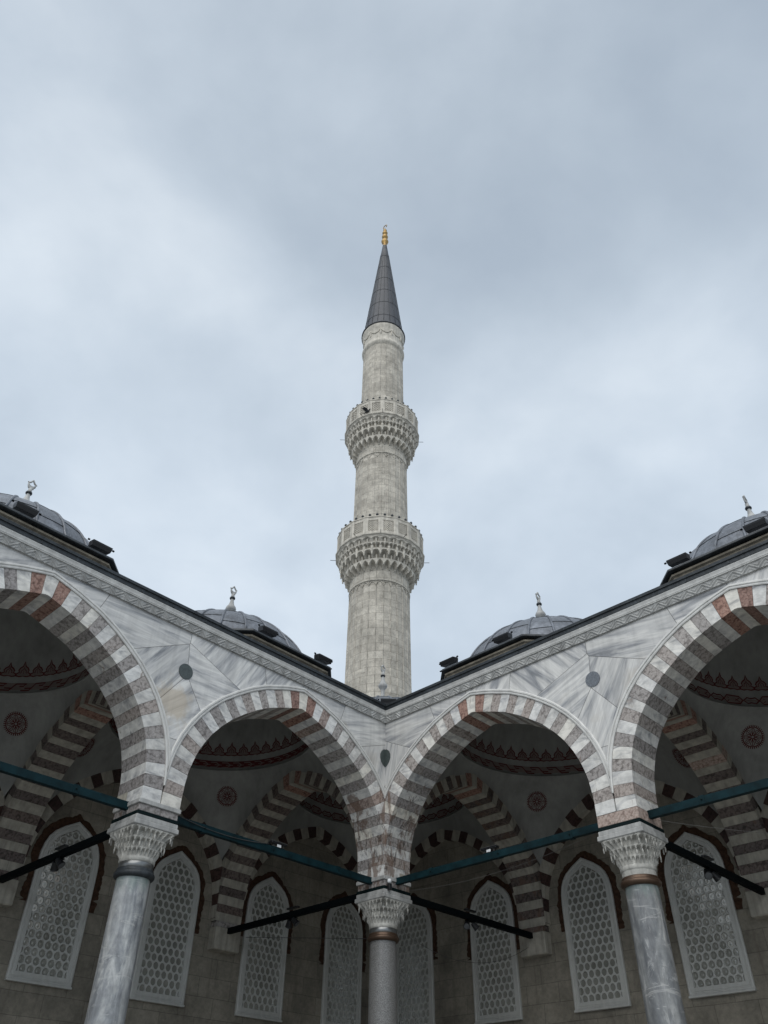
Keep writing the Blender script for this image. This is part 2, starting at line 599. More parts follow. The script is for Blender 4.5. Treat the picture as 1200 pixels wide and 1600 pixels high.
# ------------------------------------------------------------------ mesh builder
class MB:
    """collects faces; sx = -1 mirrors x (left wing)"""

    def __init__(s, sx=1):
        s.v, s.f, s.m, s.uv, s.col, s.sx = [], [], [], [], [], sx
        s.mats = []
        s.smooth = []

    def mi(s, name):
        if name not in s.mats:
            s.mats.append(name)
        return s.mats.index(name)

    def add(s, verts, faces, mat, uv=None, col=None, smooth=False):
        o = len(s.v)
        s.v += [(x * s.sx, y, z) for x, y, z in verts]
        k = s.mi(mat)
        for i, f in enumerate(faces):
            ff = tuple(o + j for j in f)
            if s.sx < 0:
                ff = ff[::-1]
            s.f.append(ff)
            s.m.append(k)
            s.smooth.append(smooth)
            if uv is not None:
                u = [uv[j] for j in f]
                s.uv.append(u[::-1] if s.sx < 0 else u)
            else:
                s.uv.append(None)
            s.col.append(col)

    def box(s, x0, x1, y0, y1, z0, z1, mat, col=None):
        v = [(x, y, z) for z in (z0, z1) for y in (y0, y1) for x in (x0, x1)]
        s.add(v, [(0, 2, 3, 1), (4, 5, 7, 6), (0, 1, 5, 4), (2, 6, 7, 3), (0, 4, 6, 2), (1, 3, 7, 5)], mat, col=col)

    def bbox(s, x0, x1, y0, y1, z0, z1, mat, e=.01):
        """box with chamfered vertical and top/bottom edges"""
        def ring(z, d):
            return [(x0 + d, y0 + d + e, z), (x0 + d + e, y0 + d, z), (x1 - d - e, y0 + d, z), (x1 - d, y0 + d + e, z),
                    (x1 - d, y1 - d - e, z), (x1 - d - e, y1 - d, z), (x0 + d + e, y1 - d, z), (x0 + d, y1 - d - e, z)]
        s.loft([ring(z0, e), ring(z0 + e, 0), ring(z1 - e, 0), ring(z1, e)], mat, cap=True)

    def loft(s, rings, mat, cap=False, closed=True, smooth=False, uvs=None):
        n = len(rings[0])
        v = [p for r in rings for p in r]
        f = []
        for i in range(len(rings) - 1):
            for j in range(n if closed else n - 1):
                k = (j + 1) % n
                f.append((i * n + j, i * n + k, (i + 1) * n + k, (i + 1) * n + j))
        if cap:
            f.append(tuple(range(n))[::-1])
            f.append(tuple((len(rings) - 1) * n + j for j in range(n)))
        s.add(v, f, mat, smooth=smooth, uv=uvs)

    def lathe(s, prof, mat, cx=0, cy=0, n=24, smooth=True, cap=False, a0=0.):
        rings = [[(cx + r * math.cos(a0 + 2 * PI * j / n), cy + r * math.sin(a0 + 2 * PI * j / n), z) for j in range(n)] for r, z in prof]
        s.loft(rings, mat, cap=cap, smooth=smooth)

    def tube(s, pts, r, mat, n=6):
        pts = [Vector(p) for p in pts]
        rings = []
        for i, p in enumerate(pts):
            d = (pts[min(i + 1, len(pts) - 1)] - pts[max(i - 1, 0)]).normalized()
            a = Vector((0, 0, 1)) if abs(d.z) < .9 else Vector((1, 0, 0))
            u = d.cross(a).normalized()
            w_ = d.cross(u)
            rings.append([tuple(p + r * (math.cos(2 * PI * j / n) * u + math.sin(2 * PI * j / n) * w_)) for j in range(n)])
        s.loft(rings, mat, cap=True, smooth=True)

    def bar(s, a, b, wd, ht, mat):
        """rectangular bar from a to b, wd across, ht upright"""
        a, b = Vector(a), Vector(b)
        d = (b - a).normalized()
        u = d.cross(Vector((0, 0, 1))).normalized() * wd / 2
        q = u.cross(d).normalized() * ht / 2
        v = [tuple(p + i * u + j * q) for p in (a, b) for i, j in ((-1, -1), (1, -1), (1, 1), (-1, 1))]
        s.add(v, [(0, 1, 2, 3), (7, 6, 5, 4), (0, 4, 5, 1), (1, 5, 6, 2), (2, 6, 7, 3), (3, 7, 4, 0)], mat)

    def mesh(s, name):
        me = bpy.data.meshes.new(name)
        me.from_pydata(s.v, [], s.f)
        for k in s.mats:
            me.materials.append(MATS[k])
        me.polygons.foreach_set('material_index', s.m)
        me.polygons.foreach_set('use_smooth', s.smooth)
        if any(u is not None for u in s.uv):
            ul = me.uv_layers.new(name='UVMap')
            dat = []
            for u, f in zip(s.uv, s.f):
                for j in range(len(f)):
                    dat += list(u[j]) if u is not None else [0, 0]
            ul.data.foreach_set('uv', dat)
        if any(c is not None for c in s.col):
            ca = me.color_attributes.new('slab', 'FLOAT_COLOR', 'CORNER')
            dat = []
            for c, f in zip(s.col, s.f):
                c = c or (0, 0, 0)
                for j in range(len(f)):
                    dat += [c[0], c[1], c[2], 1]
            ca.data.foreach_set('color', dat)
        me.validate()
        me.update()
        return me

    def build(s, name, parent=None, loc=(0, 0, 0), rz=0.):
        o = bpy.data.objects.new(name, s.mesh(name))
        C.objects.link(o)
        o.parent = parent
        o.location = loc
        o.rotation_euler = (0, 0, rz)
        return o


def tag(o, label=None, cat=None, group=None, kind=None):
    if label:
        o['label'] = label
    if cat:
        o['category'] = cat
    if group:
        o['group'] = group
    if kind:
        o['kind'] = kind
    return o


def empty(name, loc, rz, label, cat, group=None, parent=None):
    o = bpy.data.objects.new(name, None)
    C.objects.link(o)
    o.location = loc
    o.rotation_euler = (0, 0, rz)
    o.empty_display_size = .3
    o.parent = parent
    return tag(o, label, cat, group)


def copy_tree(o, parent=None):
    c = o.copy()
    C.objects.link(c)
    c.parent = parent
    for ch in list(o.children):
        copy_tree(ch, c)
    return c


# ------------------------------------------------------------------ arch geometry
PROF = [(2.605, 4.93), (2.602, 5.18), (2.585, 5.43), (2.555, 5.65), (2.50, 5.87), (2.425, 6.08), (2.32, 6.29), (2.175, 6.52), (1.99, 6.745),
        (1.765, 6.965), (1.50, 7.165), (1.20, 7.365), (.86, 7.545), (.43, 7.70), (0., 7.83)]


def polylen(p):
    s = [0]
    for a, b in zip(p, p[1:]):
        s.append(s[-1] + math.hypot(b[0] - a[0], b[1] - a[1]))
    return s


def norms(p):
    out_ = []
    for i in range(len(p)):
        a = p[max(i - 1, 0)]
        b = p[min(i + 1, len(p) - 1)]
        dx, dz = b[0] - a[0], b[1] - a[1]
        l = math.hypot(dx, dz)
        out_.append((dz / l, -dx / l))
    out_[0] = (1, 0)
    out_[-1] = (0, 1)
    return out_


def arch_curve(h, dz=0.):
    k = h / 2.605
    return [(x * k, z + dz) for x, z in PROF]


def sampler(p):
    S = polylen(p)
    NN = norms(p)

    def f(s, off=0.):
        s = max(0, min(s, S[-1]))
        i = 0
        while i < len(S) - 2 and S[i + 1] < s:
            i += 1
        t = (s - S[i]) / (S[i + 1] - S[i])
        x = p[i][0] + t * (p[i + 1][0] - p[i][0])
        z = p[i][1] + t * (p[i + 1][1] - p[i][1])
        nx = NN[i][0] + t * (NN[i + 1][0] - NN[i][0])
        nz = NN[i][1] + t * (NN[i + 1][1] - NN[i][1])
        l = math.hypot(nx, nz)
        return x + off * nx / l, z + off * nz / l
    return f, S[-1]


def outer_z(h, off, x, dz=0.):
    """height of the offset arch curve at distance x from the arch's centre"""
    f, T = sampler(arch_curve(h, dz))
    lo, hi = 0, T
    for _ in range(24):
        m_ = (lo + hi) / 2
        if f(m_, off)[0] > abs(x):
            lo = m_
        else:
            hi = m_
    return f((lo + hi) / 2, off)[1]


def ring(mb, mapf, h, th, y0, y1, xmax, z0=4.965, nhalf=20, dz=0., rnd=None, cols=('white voussoir marble', 'grey pink breccia', 'orange breccia'),
         split=.4, key=True, jit=.003):
    """one pointed arch of alternating voussoirs; each voussoir its own closed island. mapf(a, y, z): a along the arch"""
    rnd = rnd or random
    f, T = sampler(arch_curve(h, dz))
    s0 = z0 - (4.93 + dz)
    step = (T - s0) / (nhalf + .5)
    bounds = [s0 + i * step + (rnd.uniform(-.07, .07) * step if 0 < i < nhalf - 1 else 0) for i in range(nhalf + 1)]
    g = .0028

    def pt(s, off, side):
        if s <= T:
            x, z = f(s, off)
            x = min(x, xmax)
            return side * x, z
        x, z = f(2 * T - s, off)
        return -side * x, z

    jobs = []
    for side in (1, -1):
        for i in range(nhalf):
            jobs.append((side, bounds[i], bounds[i + 1], i))
    jobs.append((1, bounds[-1], 2 * T - bounds[-1], nhalf))
    for side, a, b, i in jobs:
        red = i % 2 == (nhalf - 1) % 2
        mat = cols[1] if red else cols[0]
        if red and i == nhalf - 1:
            mat = cols[2]
        elif red and cols[2] == 'orange breccia' and rnd.random() < .05:
            mat = 'pale pink breccia'
        a_, b_ = a + g, b - g
        k = 3
        cuts = [y0, y1]
        if rnd.random() < split:
            cuts = [y0, y0 + (y1 - y0) * rnd.uniform(.3, .7), y1]
        for ci in range(len(cuts) - 1):
            ya = cuts[ci] + (g if ci else rnd.uniform(-jit, jit))
            yb = cuts[ci + 1] - (g if ci < len(cuts) - 2 else rnd.uniform(-jit, jit))
            io = rnd.uniform(-jit, jit)
            inner, outer = [], []
            for q in range(k + 1):
                s = a_ + (b_ - a_) * q / k
                inner.append(pt(s, io, side))
                outer.append(pt(s, th, side))
            prof = inner + outer[::-1]
            n = len(prof)
            v = [mapf(x, ya, z) for x, z in prof] + [mapf(x, yb, z) for x, z in prof]
            fs = []
            for q in range(k):
                fs.append((q, q + 1, n - 2 - q, n - 1 - q))
                fs.append((n + q + 1, n + q, 2 * n - 1 - q, 2 * n - 2 - q))
            for q in range(n):
                r_ = (q + 1) % n
                fs.append((q, n + q, n + r_, r_))
            mb.add(v, fs, mat)
    # mortar core, 6 mm behind the blocks' faces
    e = .007
    M_ = 30
    lo = []
    for q in range(2 * M_ + 1):
        s = s0 + (2 * T - 2 * s0) * q / (2 * M_)
        lo.append((pt(s, e, 1), pt(s, th - e, 1)))
    rings = []
    for (xi, zi), (xo, zo) in lo:
        rings.append([mapf(xi, y0 + e, zi), mapf(xo, y0 + e, zo), mapf(xo, y1 - e, zo), mapf(xi, y1 - e, zi)])
    mb.loft(rings, 'joint mortar', cap=True)


def sweep_band(mb, mapf, h, offs_y, xmax, mat, n=64, z0=4.965, dz=0., smooth=False, xneg=None):
    """moulding following the arch: offs_y = closed profile of (offset from the intrados, y)"""
    f, T = sampler(arch_curve(h, dz))
    s0 = z0 - (4.93 + dz)
    rings = []
    for q in range(n + 1):
        s = s0 + (2 * T - 2 * s0) * q / n
        r_ = []
        if xneg and s > T and f(2 * T - s, min(o_ for o_, y in offs_y))[0] >= xneg:
            break
        for o_, y in offs_y:
            if s <= T:
                x, z = f(s, o_)
                x = min(x, xmax)
            else:
                x, z = f(2 * T - s, o_)
                x = -min(x, xneg or xmax)
            r_.append(mapf(x, y, z))
        rings.append(r_)
    mb.loft(rings, mat, cap=True)


# ------------------------------------------------------------------ polygon clipping for the marble slabs
def clip(poly, nx, nz, c):
    o_ = []
    for i in range(len(poly)):
        a, b = poly[i], poly[(i + 1) % len(poly)]
        da, db = nx * a[0] + nz * a[1] - c, nx * b[0] + nz * b[1] - c
        if da <= 0:
            o_.append(a)
        if da * db < 0:
            t = da / (da - db)
            o_.append((a[0] + t * (b[0] - a[0]), a[1] + t * (b[1] - a[1])))
    return o_


W = .40              # half thickness of the arcade wall
TOP = 8.375          # top of the marble facing (underside of the frieze)
BAY = 6.0
NB = 3


def facade_low(t):
    """lower edge of the facing at distance t from the corner column"""
    k = int(t // BAY)
    x = t - (k * BAY + BAY / 2)
    return outer_z(2.605, .44, min(abs(x), 2.995))


def slabs(mb, seeds, tmax):
    strips = []
    t = W
    ts = [W]
    while t < tmax - 1e-6:
        t += .075
        ts.append(min(t, tmax))
    lows = [facade_low(x) for x in ts]
    for i, (st, sz, ang, tone) in enumerate(seeds):
        cell = [(st - 3, sz - 3), (st + 3, sz - 3), (st + 3, sz + 3), (st - 3, sz + 3)]
        for j, (ot, oz, _, _) in enumerate(seeds):
            if j == i or abs(ot - st) > 5:
                continue
            nx, nz = ot - st, oz - sz
            l = math.hypot(nx, nz)
            c = (ot * ot + oz * oz - st * st - sz * sz) / 2
            cell = clip(cell, nx / l, nz / l, c / l - .004)
            if not cell:
                break
        if not cell:
            continue
        seed = random.random()
        x0 = min(p[0] for p in cell)
        x1 = max(p[0] for p in cell)
        for k in range(len(ts) - 1):
            a, b = ts[k], ts[k + 1]
            if b < x0 or a > x1:
                continue
            quad = clip(clip(cell, -1, 0, -a), 1, 0, b)
            if len(quad) < 3:
                continue
            # below the facing's lower edge (straight between a and b)
            la, lb = lows[k], lows[k + 1]
            dx, dz = b - a, lb - la
            l = math.hypot(dx, dz)
            nx, nz = dz / l, -dx / l
            quad = clip(quad, nx, nz, nx * a + nz * la)
            quad = clip(quad, 0, 1, TOP + .02)
            if len(quad) < 3:
                continue
            mb.add([(x, -W, z) for x, z in quad], [tuple(range(len(quad)))], 'slab marble', col=(ang / (2 * PI), tone, seed))


# ------------------------------------------------------------------ muqarnas
def muqarnas(mb, rad, tiers, mat, nu=8, nv=6, smooth=False, post=.72, pw=1.7, ph_=.8):
    """rad(theta, r) -> (x, y); tiers: (z0, z1, r_in, r_out, cells, phase); bottom to top"""
    for z0, z1, ri, ro, nc, ph in tiers:
        rings = []
        nth = nc * nu
        for k in range(nv + 1):
            v = k / nv
            r_ = []
            for j in range(nth):
                u = ((j + .5) / nu + ph) % 1 * 2 - 1
                top = .86 * (1 - abs(u) ** pw * ph_)
                t_ = max(0., min(1., (v - top + .14) / .14))
                col = max(0., min(1., (abs(u) - post) / .14))
                s_ = max(t_, col * min(1, .25 + v * 1.1))
                r = ri + (ro - ri) * (s_ * .92 + .08 * v)
                th = 2 * PI * j / nth
                x, y = rad(th, r)
                r_.append((x, y, z0 + (z1 - z0) * v))
            rings.append(r_)
        rings.append([(*rad(2 * PI * j / nth, ro), z1) for j in range(nth)])
        rings.append([(*rad(2 * PI * j / nth, ri * .9), z1 + .002) for j in range(nth)])
        mb.loft(rings, mat, smooth=smooth)


# ------------------------------------------------------------------ ground
g = MB()
g.add([(-500, -500, 0), (500, -500, 0), (500, 500, 0), (-500, 500, 0)], [(0, 1, 2, 3)], 'marble paving')
tag(g.build('courtyard_ground'), kind='structure')


# ------------------------------------------------------------------ parts shared by wings
def pier_blocks(name, parent, t, sx, plates=True):
    """squared blocks between the capital's abacus and the arch springing"""
    mb = MB(sx)

    def b(h, z0, z1, mat, e=.008):
        mb.bbox(t - h, t + h, -h, h, z0, z1, mat, e)
    if plates:
        b(.425, 4.885, 4.963, 'trim marble')
        b(.395, 4.765, 4.887, 'grey pink breccia')
        b(.415, 4.622, 4.70, 'trim marble')
        b(.44, 4.532, 4.620, 'trim marble', .012)
    else:
        b(.402, 4.765, 4.963, 'pale pink breccia')
        b(.415, 4.622, 4.70, 'trim marble')
        b(.44, 4.532, 4.620, 'trim marble', .012)
    o = mb.build(name, parent)
    ib = MB(sx)
    h = .413
    ib.bbox(t - h, t + h, -h, h, 4.702, 4.763, 'dark green iron', .006)
    ib.build('iron_band', o)
    return o


def column(parent, t, sx, shaft_mat, ringmat, band=True):
    """marble column under its capital: part 'column', sub-parts"""
    mb = MB(sx)
    prof = [(.305, -1.15), (.30, -.9), (.297, 0), (.292, 1.5), (.283, 2.8), (.272, 3.78), (.272, 3.84)]
    mb.lathe(prof, shaft_mat, t, 0, 40)
    o = mb.build('column', parent)
    mb = MB(sx)
    mb.bbox(t - .5, t + .5, -.5, .5, -EYE, -1.35, 'trim marble', .02)
    mb.lathe([(.45, -1.352), (.47, -1.30), (.44, -1.25), (.38, -1.23), (.37, -1.2), (.40, -1.17), (.36, -1.12), (.30, -1.1)], 'trim marble', t, 0, 40)
    mb.build('column_base', o)
    mb = MB(sx)
    mb.lathe([(.27, 3.79), (.315, 3.80), (.335, 3.825), (.34, 3.86), (.325, 3.885), (.305, 3.895), (.312, 3.915), (.30, 3.94), (.28, 3.945)], ringmat, t, 0, 40)
    mb.build('metal_ring', o)
    mb = MB(sx)
    if band:
        mb.lathe([(.283, 3.935), (.288, 3.94), (.288, 4.03), (.283, 4.035)], 'steel band', t, 0, 40)
        mb.build('neck_band', o)
    mb = MB(sx)

    def rad(th, r):
        q = max(0., min(1., (r - .29) / .15))
        p = 2 + 9 * q
        c, s = abs(math.cos(th)), abs(math.sin(th))
        k = (c ** p + s ** p) ** (-1 / p)
        k = 1 + (k - 1) * min(1, q * 1.1)
        return t + r * k * math.cos(th), r * k * math.sin(th)
    if not band:
        mb.lathe([(.28, 3.93), (.285, 4.035)], 'capital marble', t, 0, 40)
    mb.lathe([(.285, 4.03), (.30, 4.045), (.30, 4.10), (.285, 4.12)], 'capital marble', t, 0, 40)
    tiers = [(4.10, 4.245, .288, .33, 28, 0), (4.245, 4.39, .312, .375, 28, .5), (4.39, 4.53, .355, .425, 28, 0)]
    muqarnas(mb, rad, tiers, 'capital marble', 8, 6, False, .6, 2.2, .55)
    # small pendants under each tier
    for z0, z1, ri, ro, nc, ph in tiers[1:]:
        for j in range(0, nc):
            th = 2 * PI * (j + (0 if ph == 0 else .5)) / nc
            if min(abs((th - PI / 4) % (PI / 2)), PI / 2 - abs((th - PI / 4) % (PI / 2))) > .24 and j % 3:
                continue
            x, y = rad(th, ro - .008)
            mb.lathe([(.0, z0 - .035), (.012, z0 - .028), (.015, z0 + .03), (.008, z0 + .06)], 'capital marble', x, y, 5)
    mb.build('capital', o)
    return o


def vault(parent, xc, yc, hx, hy, sx, style, offs, rz=1.):
    """pendentive dome over one bay; offs = (ring offset on x sides, ring offset on y sides)"""
    rc, zc = min(hx, hy) - .04, 8.36
    n = 96

    def zb(th):
        c, s = math.cos(th), math.sin(th)
        if abs(c) * hy > abs(s) * hx:      # meets the x = const faces (transverse arches)
            r = hx / abs(c)
            return r, outer_z(hy - .01, offs[0], min(abs(r * s), hy - .001))
        r = hy / abs(s)
        return r, outer_z(hx - .01, offs[1], min(abs(r * c), hx - .001))
    B = [zb(2 * PI * j / n) for j in range(n)]

    def pend(th, v):
        j = (th / (2 * PI) * n) % n
        i = int(j)
        t = j - i
        a, b = B[i % n], B[(i + 1) % n]
        rb, z0 = a[0] + t * (b[0] - a[0]), a[1] + t * (b[1] - a[1])
        r = rc + (rb - rc) * (1 - v ** 2)
        z = z0 + (zc - z0) * v
        return r, z
    mb = MB(sx)
    rings = []
    for k in range(17):
        v = k / 16
        rr = []
        for j in range(n):
            th = 2 * PI * j / n
            r, z = pend(th, v)
            rr.append((xc + r * math.cos(th), yc + r * math.sin(th), z))
        rings.append(rr)
    mb.loft(rings, 'vault plaster', smooth=True)
    ze = .95

    def dome(th, z):
        q = (z - zc) / (rc * ze)
        r = rc * math.sqrt(max(0, 1 - q * q))
        return r
    # thin string moulding, then the bowl
    prof = [(rc, zc), (rc - .03, zc), (rc - .035, zc + .02), (rc - .01, zc + .03)]
    for k in range(1, 19):
        a = PI / 2 * k / 18
        prof.append((max(.001, rc * math.cos(a)), zc + rc * ze * math.sin(a)))
    mb.lathe(prof, 'vault plaster', xc, yc, n)
    o = mb.build('vault', parent)
    # ---- painted bands
    pb = MB(sx)
    ins = .012

    def P(a, z):   # a: arc length round the bowl
        th = a / rc
        r = dome(th, z) - ins
        return (xc + r * math.cos(th), yc + r * math.sin(th), z)
    tot = 2 * PI * rc

    def ribbon(pts, wd, mat, mp=P):
        o_ = []
        for i, p in enumerate(pts):
            a = pts[max(i - 1, 0)]
            b = pts[min(i + 1, len(pts) - 1)]
            dx, dz = b[0] - a[0], b[1] - a[1]
            l = math.hypot(dx, dz) or 1
            o_.append((mp(p[0] - dz / l * wd / 2, p[1] + dx / l * wd / 2), mp(p[0] + dz / l * wd / 2, p[1] - dx / l * wd / 2)))
        v = [q for pr in o_ for q in pr]
        pb.add(v, [(2 * i, 2 * i + 1, 2 * i + 3, 2 * i + 2) for i in range(len(pts) - 1)], mat)
    RED, PNK = 'dark red paint', 'pink paint'

    def fill_band(z0, z1, mat, d):
        rr = []
        for z in (z0, (z0 + z1) / 2, z1):
            rr.append([(xc + (dome(0, z) - d) * math.cos(2 * PI * j / n), yc + (dome(0, z) - d) * math.sin(2 * PI * j / n), z) for j in range(n)])
        pb.loft(rr, mat, smooth=True)
    z0, z1 = 8.43, 8.63
    if style == 0:       # chain of hexagons on a dark band
        fill_band(z0, z1, RED, .007)
        m_ = 52
        for i in range(m_):
            a = tot * i / m_
            w_ = tot / m_
            zm = (z0 + z1) / 2
            hh = .062
            ribbon([(a + w_ * .05, zm + hh), (a + w_ * .55, zm + hh), (a + w_ * .85, zm), (a + w_ * .55, zm - hh), (a + w_ * .05, zm - hh)], .026, PNK)
            ribbon([(a + w_ * .42, zm), (a + w_ * 1.05, zm)], .018, PNK)
    elif style == 1:     # running meander
        fill_band(z0, z1, PNK, .007)
        m_ = 34
        w_ = tot / m_
        for i in range(m_):
            a = tot * i / m_
            ribbon([(a, z0 + .02), (a + w_ * .42, z0 + .02), (a + w_ * .55, z0 + .075), (a + w_ * .18, z0 + .075)], .03, RED)
            ribbon([(a + w_ * .42, z0 + .02), (a + w_ * .72, z1 - .02), (a + w_ * 1.25, z1 - .02), (a + w_ * 1.1, z1 - .075), (a + w_ * .9, z1 - .075)], .03, RED)
    else:                # cartouches and knots
        m_ = 18
        w_ = tot / m_
        zm = (z0 + z1) / 2
        for i in range(m_):
            a = tot * i / m_
            hx_ = [(.05, 0), (.14, .085), (.5, .095), (.6, 0), (.5, -.095), (.14, -.085), (.05, 0)]
            v = [P(a + w_ * x, zm + z) for x, z in hx_[:-1]]
            pb.add(v, [tuple(range(6))], PNK)
            pb.v[-6:] = pb.v[-6:]
            ribbon([(a + w_ * x, zm + z) for x, z in hx_], .03, RED, lambda x, z: (lambda p: p)(P2(x, z)))
            ribbon([(a + w_ * .14, zm - .05), (a + w_ * .32, zm + .05), (a + w_ * .5, zm - .05)], .02, RED, lambda x, z: P2(x, z))
            ribbon([(a + w_ * .14, zm + .05), (a + w_ * .32, zm - .05), (a + w_ * .5, zm + .05)], .02, RED, lambda x, z: P2(x, z))
            ribbon([(a + w_ * .6, zm), (a + w_ * .7, zm + .07), (a + w_ * .82, zm + .05), (a + w_ * .92, zm + .07), (a + w_ * 1.03, zm), (a + w_ * .92, zm - .07), (a + w_ * .82, zm - .05), (a + w_ * .7, zm - .07), (a + w_ * .6, zm)], .03, RED, lambda x, z: P2(x, z))
            ribbon([(a + w_ * .6, zm), (a + w_ * 1.03, zm)], .05, PNK)
    # palmette crest
    m_ = 46
    w_ = tot / m_
    zz = 8.80
    for i in range(m_):
        a = tot * (i + .5) / m_
        big = 1.06 if i % 2 else .96
        sh = [(-.5, 0), (-.46, .05), (-.30, .075), (-.36, .12), (-.26, .17), (-.09, .205), (0, .30), (.09, .205), (.26, .17), (.36, .12), (.30, .075), (.46, .05), (.5, 0)]
        pts = [(a + w_ * x, zz + z * big) for x, z in sh]
        pb.add([P2(x, z, .009) for x, z in pts], [tuple(range(len(pts)))], PNK)
        ribbon(pts, .03, RED)
        ribbon([(a + w_ * x * .52, zz + .035 + z * .55) for x, z in sh[1:-1]], .018, RED)
        ribbon([(a - w_ * .12, zz + .06), (a, zz + .11), (a + w_ * .12, zz + .06)], .014, PNK)
        ribbon([(a, zz + .0), (a, zz + .13)], .012, RED)
        ribbon([(a - w_ * .5, zz), (a - w_ * .25, zz - .018), (a, zz), (a + w_ * .25, zz - .018), (a + w_ * .5, zz)], .028, RED)
    pb.build('painted_band', o)
    # ---- roundels on the four pendentives
    for q in range(4):
        thc = math.atan2(hy * (1 if q < 2 else -1), hx * (1 if q in (0, 3) else -1))
        ctr, vc = thc, .74
        r0, zc0 = pend(ctr, vc)
        e = .02
        pA = Vector((*[(pend(ctr + e, vc)[0] * math.cos(ctr + e)), (pend(ctr + e, vc)[0] * math.sin(ctr + e))], pend(ctr + e, vc)[1]))
        pB = Vector((*[(pend(ctr - e, vc)[0] * math.cos(ctr - e)), (pend(ctr - e, vc)[0] * math.sin(ctr - e))], pend(ctr - e, vc)[1]))
        r1, z1_ = pend(ctr, vc + e)
        r2, z2_ = pend(ctr, vc - e)
        pC = Vector((r1 * math.cos(ctr), r1 * math.sin(ctr), z1_))
        pD = Vector((r2 * math.cos(ctr), r2 * math.sin(ctr), z2_))
        ea = (pA - pB)
        kb = (pC - pD)
        la, lb = ea.length / (2 * e), kb.length / (2 * e)

        kz = abs(kb.z) / kb.length
        rr0 = r0

        def Q(x, y, d=.012):
            th = ctr + x / rr0
            zt_ = zc0 + y * kz
            lo, hi = 0., 1.
            for _ in range(18):
                m_2 = (lo + hi) / 2
                if pend(th, m_2)[1] < zt_:
                    lo = m_2
                else:
                    hi = m_2
            r, z = pend(th, lo)
            # lie flat: keep the crease of the corner out of the painting
            r = min(r, rr0 + (r - rr0)) - d
            return (xc + r * math.cos(th), yc + r * math.sin(th), z)
        rb_ = MB(sx)

        def rib(pts, wd, mat, d=.012, close=False):
            o_ = []
            k = len(pts)
            for i, p in enumerate(pts):
                a = pts[(i - 1) % k] if close else pts[max(i - 1, 0)]
                b = pts[(i + 1) % k] if close else pts[min(i + 1, k - 1)]
                dx, dz = b[0] - a[0], b[1] - a[1]
                l = math.hypot(dx, dz) or 1
                o_.append((Q(p[0] - dz / l * wd / 2, p[1] + dx / l * wd / 2, d), Q(p[0] + dz / l * wd / 2, p[1] - dx / l * wd / 2, d)))
            v = [w2 for pr in o_ for w2 in pr]
            fs = [(2 * i, 2 * i + 1, 2 * i + 3, 2 * i + 2) for i in range(k - 1)]
            if close:
                fs.append((2 * k - 2, 2 * k - 1, 1, 0))
            rb_.add(v, fs, mat)
        RO = .27
        disc = [(0, 0)] + [(RO * .82 * math.cos(2 * PI * i / 24), RO * .82 * math.sin(2 * PI * i / 24)) for i in range(24)]
        
        for i in range(36):
            a = 2 * PI * i / 36
            rib([(RO * .84 * math.cos(a), RO * .84 * math.sin(a)), (RO * .93 * math.cos(a), RO * .93 * math.sin(a)), (RO * 1.03 * math.cos(a), RO * 1.03 * math.sin(a))], .022, RED)
        rib([(RO * .83 * math.cos(2 * PI * i / 36), RO * .83 * math.sin(2 * PI * i / 36)) for i in range(36)], .02, RED, .013, True)
        for i in range(8):
            a = 2 * PI * i / 8
            lp = []
            for s_ in range(9):
                t = s_ / 8 * 2 * PI
                rr = RO * (.42 + .3 * math.sin(t / 2) - .12)
                aa = a + .30 * math.sin(t)
                rr = RO * (.16 + .58 * math.sin(t / 2))
                lp.append((rr * math.cos(aa), rr * math.sin(aa)))
            rib(lp, .014, RED, .014)
            rib([(RO * .15 * math.cos(a), RO * .15 * math.sin(a)), (RO * .7 * math.cos(a), RO * .7 * math.sin(a))], .014, RED, .015)
        rib([(RO * .15 * math.cos(2 * PI * i / 12), RO * .15 * math.sin(2 * PI * i / 12)) for i in range(12)], .02, RED, .016, True)
        rb_.build('painted_roundel', o)
    return o


def P2(x, z):
    raise NotImplementedError


# ------------------------------------------------------------------ windows
WOUT = [(.70, 3.13), (.70, 4.4), (.70, 5.42), (.69, 5.62), (.655, 5.80), (.59, 5.955), (.48, 6.09), (.30, 6.22), (.0, 6.385)]


def woff(o_):
    NN = norms(WOUT)
    r_ = []
    for (x, z), (nx, nz) in zip(WOUT, NN):
        r_.append((max(0, x - nx * o_) if x > 0 else 0, z - nz * o_ * (1.15 if x == 0 else 1)))
    r_[0] = (WOUT[0][0] - o_, WOUT[0][1] + o_)
    return r_


def wfull(o_):
    a = woff(o_)
    return a + [(-x, z) for x, z in a[::-1][1:]]


